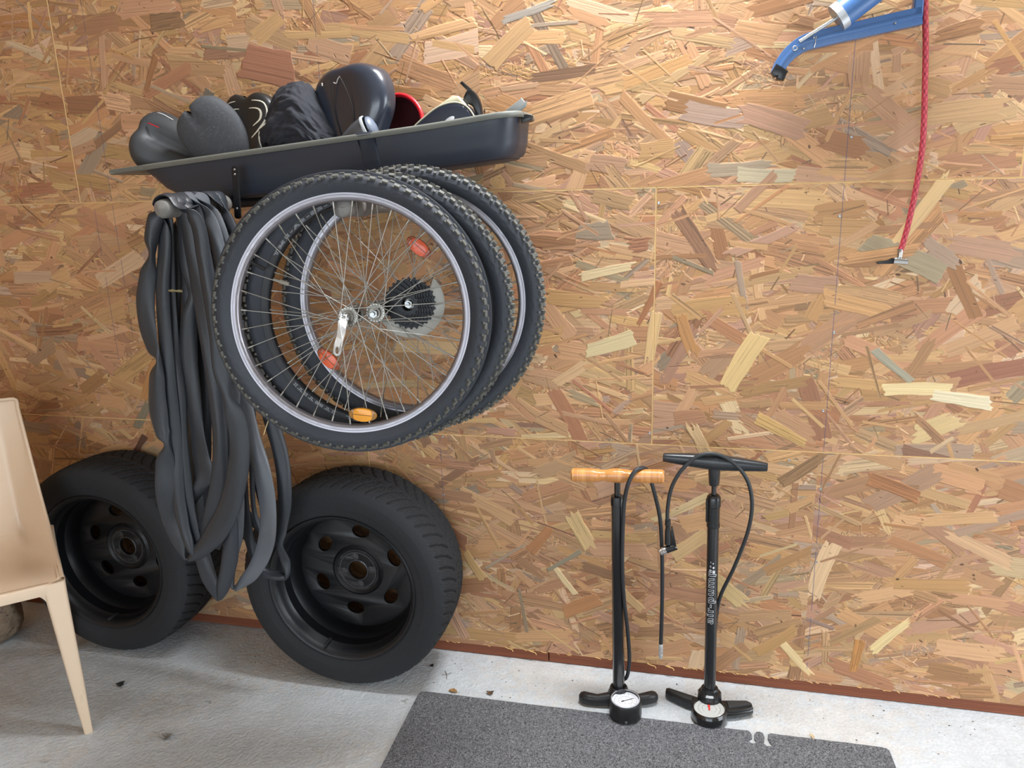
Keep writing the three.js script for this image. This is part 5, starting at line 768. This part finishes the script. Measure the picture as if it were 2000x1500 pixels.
// ---------------------------------------------------------------- plastic chair at the left edge
{
  const t = thing('chair', 'cream moulded plastic chair at the left edge, in front of the corner car wheel', 'chair', [-1.872, 0, 0.544]);
  t.rotation.y = 0.82;                                             // faces right and forward
  const plastic = std(0xd6bfa5, 0.5, 0, { roughnessMap: cloudy, bumpMap: fine, bumpScale: 0.00015 });
  // middle line from the top of the back down to the front of the seat (y, z), and the edge line above it
  const mid = new THREE.CatmullRomCurve3([V(0, 0.835, -0.262), V(0, 0.7, -0.232), V(0, 0.56, -0.203), V(0, 0.485, -0.186), V(0, 0.453, -0.17), V(0, 0.441, -0.135), V(0, 0.436, -0.06), V(0, 0.436, 0.06), V(0, 0.446, 0.16), V(0, 0.447, 0.222)], false, 'centripetal');
  const edge = new THREE.CatmullRomCurve3([V(0.198, 0.83, -0.252), V(0.205, 0.7, -0.192), V(0.212, 0.585, -0.11), V(0.217, 0.525, -0.03), V(0.221, 0.488, 0.05), V(0.224, 0.462, 0.13), V(0.2245, 0.452, 0.19), V(0.2245, 0.45, 0.215)], false, 'centripetal');
  const fold = (a) => { const q = (a - 0.7) / 0.3; return q > 0.16 ? q * 1.08 - 0.08 : q > -0.16 ? 1.08 * (q + 0.16) ** 2 / 0.64 - 0.08 * sstep(-0.16, 0.16, q) : 0; };
  const shell = (off) => grid(60, 90, (u, v) => {
    const x = (u - 0.5) * 2, a = Math.abs(x), m = mid.getPoint(v), e = edge.getPoint(v), wing = fold(a);
    const dish = 0.012 * (1 - a * a) * (v < 0.45 ? 1 : 0.5), y = lerp(m.y, e.y, wing) - (v > 0.45 ? dish : 0) - off * (v > 0.4 ? 1 : 0.2), z = lerp(m.z, e.z, wing) - (v < 0.45 ? dish : 0) - off * (v < 0.45 ? 1 : 0.1);
    return [e.x * x * (1 - off * 0.6), y, z];
  }, { flip: off === 0 });
  part('seat_shell', merge([shell(0), shell(0.007)]), plastic, t);
  // rounded lip round the shell
  const lip = []; for (let i = 0; i <= 40; i++) lip.push(edge.getPoint(i / 40)); const lip2 = lip.map((p) => V(-p.x, p.y, p.z)).reverse();
  const top = []; for (let i = 1; i < 12; i++) { const x = lerp(-1, 1, i / 12), a = Math.abs(x), w = fold(a); top.push(V(x * 0.198, lerp(0.835, 0.83, w), lerp(-0.262 - 0.012 * (1 - a * a), -0.252, w))); }
  part('edge_lip', new THREE.TubeGeometry(new THREE.CatmullRomCurve3([...lip2, ...top, ...lip], false, 'centripetal'), 200, 0.0048, 8), plastic, t);
  // aprons and legs
  const bar = (pts) => loft(pts.map(([c, hw, hd, ax]) => { const n = 20; return Array.from({ length: n }, (_, i) => { const a = TAU * (i + 0.5) / n, cc = Math.cos(a), ss = Math.sin(a); const p = Math.sign(cc) * Math.abs(cc) ** 0.35, q = Math.sign(ss) * Math.abs(ss) ** 0.35; return ax ? V(c[0], c[1] + p * hw, c[2] + q * hd) : V(c[0] + p * hw, c[1], c[2] + q * hd); }); }), {});
  part('front_apron', loft([-1, -0.8, -0.4, 0, 0.4, 0.8, 1].map((k) => { const y = 0.4345 - 0.012 * (k * k) + 0.006, z = 0.2185 + 0.012 * (1 - k * k) - 0.006; return [[-0.0055, 0.0165], [0.006, 0.016], [0.0085, 0.012], [0.0075, -0.0125], [0.003, -0.0145], [-0.004, -0.0135]].map(([dz, dy]) => V(k * 0.216, y + dy, z + dz)); }), { flip: true }), plastic, t);
  const leg = (sx, sz, topY, foot, z0) => {
    const st = [[topY, 0.027, 0.024], [topY - 0.03, 0.0255, 0.0235], [0.3, 0.0215, 0.02], [0.15, 0.0168, 0.0165], [0.02, 0.0112, 0.012], [0.004, 0.0108, 0.0115], [0.0, 0.0095, 0.01]];
    return loft(st.map(([y, w, d]) => { const k = 1 - y / topY, x = sx * (0.2035 + (foot[0] - 0.2035) * k), z = lerp(z0, foot[1], k); return Array.from({ length: 24 }, (_, i) => { const a = TAU * (i + 0.5) / 24, cc = Math.cos(a), ss = Math.sin(a); return V(x + w * Math.sign(cc) * Math.abs(cc) ** 0.4, y, z + d * Math.sign(ss) * Math.abs(ss) ** 0.4); }); }), { flip: false });
  };
  for (const s of [-1, 1]) {
    part('leg', leg(s, 1, 0.446, [0.2165, 0.224], 0.2), plastic, t); part('leg', leg(s, -1, 0.46, [0.2165, -0.222], -0.14), plastic, t);
    const br = (zz, sgn) => slab((() => { const q = new THREE.Shape(); q.moveTo(0, 0); q.lineTo(0.05, 0); q.quadraticCurveTo(0.005, -0.004, 0, -0.06); q.closePath(); return q; })(), 0.016, 0.002).translate(0, 0, -0.008);
    const k = part('leg_web', br(), plastic, t); k.position.set(s * 0.187, 0.431, 0.212); k.scale.x = -s;
    part('side_apron', loft([[0.205, 0.448], [0.1, 0.452], [0.0, 0.458], [-0.13, 0.463]].map(([z, y]) => [[0.004, 0.012], [0.0065, 0.008], [0.006, -0.014], [0.001, -0.016], [-0.004, -0.013], [-0.003, 0.01]].map(([dx, dy]) => V(s * (0.2155 + dx), y + dy - 0.006, z))), { flip: s < 0 }), plastic, t);
  }
}
// ---------------------------------------------------------------- mat with two torn notches
{
  const t = thing('carpet_mat', 'dark grey felt mat before the pumps, torn at its far edge', 'mat', [-0.115, 0, 0.6]);
  const X = (x) => x + 0.115, Z = (z) => -(z - 0.6);              // shape y runs away from the viewer
  const far = (x) => 0.2075 - 0.012 * (x + 0.73) / 1.23;
  const pts = [[-0.722, 1.05], [-0.7285, 0.5], [-0.7345, 0.225], [-0.73, 0.211], [-0.715, 0.2075]];
  const r = rng(70); for (let i = 1; i <= 30; i++) { const x = lerp(-0.715, 0.16, i / 30); pts.push([x, far(x) + 0.0012 * (r() - 0.5)]); }
  pts.push([0.166, 0.2], [0.172, 0.212], [0.1715, 0.224], [0.1655, 0.231], [0.1635, 0.24], [0.17, 0.2455], [0.179, 0.243], [0.181, 0.234], [0.1765, 0.226], [0.1775, 0.212], [0.184, 0.199], [0.193, 0.197], [0.2, 0.201], [0.203, 0.214], [0.201, 0.228], [0.2, 0.241], [0.206, 0.2475], [0.216, 0.247], [0.2195, 0.24], [0.214, 0.2305], [0.2105, 0.218], [0.212, 0.204], [0.219, 0.1975]);
  for (let i = 1; i <= 14; i++) { const x = lerp(0.23, 0.48, i / 14); pts.push([x, far(x) + 0.0012 * (r() - 0.5)]); }
  pts.push([0.496, 0.199], [0.5005, 0.206], [0.503, 0.27], [0.51, 0.6], [0.515, 1.05]);
  const mt = (() => { const n = 1024, [c, k] = canvas(n, n), q = rng(71); k.fillStyle = '#66676a'; k.fillRect(0, 0, n, n); for (let i = 0; i < 42000; i++) { const v = q(); k.strokeStyle = v < 0.5 ? `rgba(22,22,25,${0.25 + 0.4 * q()})` : v < 0.965 ? `rgba(146,148,152,${0.15 + 0.35 * q()})` : 'rgba(196,197,200,0.55)'; k.lineWidth = 1 + 1.2 * q(); const x = q() * n, y = q() * n, a = q() * TAU, l = 3 + 9 * q(); for (const ox of [0, x > n - 14 ? -n : 0]) { k.beginPath(); k.moveTo(x + ox, y); k.quadraticCurveTo(x + ox + Math.cos(a) * l * 0.5 + 2 * (q() - 0.5), y + Math.sin(a) * l * 0.5, x + ox + Math.cos(a + 0.5) * l, y + Math.sin(a + 0.5) * l); k.stroke(); } } const x = canvasTex(c, true, true); x.repeat.set(1 / 0.5, 1 / 0.5); return x; })();
  const g = slab(outline(pts.map(([x, z]) => [X(x), Z(z)])), 0.0058, 0.0008, 4, 1).rotateX(-PI / 2);
  part('felt', g, std(0xffffff, 0.95, 0, { map: mt, bumpMap: mt, bumpScale: 0.0016 }), t);
  const f = [], q = rng(72); for (let i = 0; i < 5200; i++) { const x = lerp(-0.72, 0.495, q()), z = lerp(0.212, 0.72, q() ** 1.5), a = q() * TAU, l = 0.003 + 0.005 * q(); if (z < 0.25 && x > 0.16 && x < 0.225) continue; f.push(cyl(0.00022, 0.00018, V(X(x), 0.0055, z - 0.6), V(X(x) + Math.cos(a) * l, 0.0066 + 0.0016 * q(), z - 0.6 + Math.sin(a) * l), 3, true)); }
  const fu = part('fluff', merge(f), std(0x77797c, 0.95), t); fu.userData.kind = 'stuff';
}
{ // mottled stone under the chair
  const t = thing('stone', 'mottled brown and grey stone on the floor under the cream chair', 'stone', [-2.2, 0, 0.21]);
  const [c, k] = canvas(512, 512), r = rng(80); k.fillStyle = '#7d6c5a'; k.fillRect(0, 0, 512, 512);
  for (let i = 0; i < 900; i++) { k.fillStyle = ['rgba(70,66,60,0.5)', 'rgba(168,150,130,0.45)', 'rgba(130,90,66,0.4)', 'rgba(40,38,36,0.55)'][Math.floor(r() * 4)]; k.beginPath(); k.ellipse(r() * 512, r() * 512, 1 + 12 * r() ** 3, 1 + 8 * r() ** 3, r() * 3, 0, TAU); k.fill(); }
  const g = grid(72, 48, (u, v) => { const a = u * TAU, b = (v - 0.5) * PI, x = Math.cos(a) * Math.cos(b), y = Math.sin(b), z = Math.sin(a) * Math.cos(b), d = 1 + 0.35 * (fbm3(x * 1.6 + 3, y * 1.6 + 4, z * 1.6 + 5) - 0.5) + 0.1 * (fbm3(x * 6 + 3, y * 6, z * 6) - 0.5); return [x * 0.09 * d, Math.max(0.002, 0.075 + y * 0.088 * d), z * 0.085 * d, u * 2, v]; }, { closeU: true, flip: true });
  part('boulder', g, std(0xffffff, 0.85, 0, { map: canvasTex(c, true, true), bumpMap: cloudy, bumpScale: 0.004 }), t);
}
// ---------------------------------------------------------------- dry litter on the floor and wheels
{
  const r = rng(90);
  const leafGeo = (w, l, curl) => grid(8, 10, (u, v) => { const x = (u - 0.5) * w * Math.sin(PI * clamp(v, 0.03, 0.97)) ** 0.6, z = (v - 0.5) * l; return [x * (1 + 0.25 * Math.sin(v * 17)), 0.0012 + curl * (x * x / w * 2 + 0.4 * Math.abs(z) * Math.abs(z) / l) + 0.0004, z]; });
  const bits = [['dark crisp leaf scrap lying alone on the grey floor left of the middle wheel', -1.617, 0.347, 0.022, 0.026, 0x33332f, 0.7], ['curled brown leaf at the far edge of the mat near the car wheel', -0.642, 0.188, 0.014, 0.026, 0x9a7548, 1.4],
    ['crumbled brown leaf at the far edge of the mat, midway to the wooden-handled pump', -0.536, 0.176, 0.02, 0.017, 0x5b4632, 0.2], ['dark leaf crumb on the floor just right of the middle car wheel', -0.742, 0.085, 0.012, 0.012, 0x2c2822, 0.9],
    ['small dark scrap on the floor behind the chair leg', -1.73, 0.39, 0.006, 0.018, 0x3a3a35, 1.2], ['pale wood shaving on the floor past the torn mat edge', 0.322, 0.186, 0.008, 0.022, 0xcbb894, 0.4], ['grey withered blossom on the open floor right of the chair', -1.333, 0.517, 0.026, 0.024, 0x85827c, 0.1]];
  for (const [label, x, z, w, l, col, turn] of bits) {
    const t = thing('leaf', label, 'leaf', [x, 0.0002, z]); t.rotation.y = turn;
    part('leaf_blade', leafGeo(w, l, 0.7), std(col, 0.85, 0, { side: THREE.DoubleSide }), t); part('leaf_stalk', cyl(0.0004, 0.0003, V(0, 0.001, l * 0.45), V(0.002, 0.0018, l * 0.8), 5), std(col, 0.85), t);
  }
  const tw = thing('twig', 'forked dry twig on the floor beside the middle car wheel', 'twig', [-0.682, 0.0012, 0.118]);
  part('stem', merge([hose([[-0.012, 0.001, -0.016], [-0.002, 0.002, 0.0], [0.004, 0.0012, 0.02]], 0.0008, 8, 5), hose([[-0.002, 0.002, 0.0], [0.01, 0.003, -0.008]], 0.0006, 6, 5), hose([[-0.002, 0.002, 0.0], [-0.016, 0.002, 0.004]], 0.0006, 6, 5)]), std(0x4d3b28, 0.85), tw);
  const st = thing('straw', 'pale bent straw caught across the tyre and rim of the front bicycle wheel', 'straw', [-0.908, 0.876, 0.535]);
  part('stalk', hose([[-0.021, -0.004, 0.003], [-0.01, 0.02, 0.004], [0.0, 0.04, 0.0], [0.018, 0.062, -0.012]], 0.0012, 14, 5), std(0xd0bd88, 0.7), st);
  const c = [], crumb = () => { const x = lerp(-1.9, 1.0, r()), z = 0.03 + 0.16 * r() ** 2; return [x, z]; };
  for (let i = 0; i < 260; i++) { const [x, z] = crumb(), s = 0.0008 + 0.0022 * r() ** 3; c.push(new THREE.TetrahedronGeometry(s).scale(1, 0.6, 1.4).rotateY(r() * 6).translate(x, s * 0.35, z)); }
  const cr = part('floor_crumbs', merge(c), std(0x5a4a38, 0.9)); cr.userData = { kind: 'stuff', label: 'fine dark crumbs scattered along the foot of the wall', category: 'crumbs' };
}

for (const o of scene.children) if (o.isGroup && o.userData.category && o.position.lengthSq() === 0) rebase(o);
renderer.render(scene, camera);
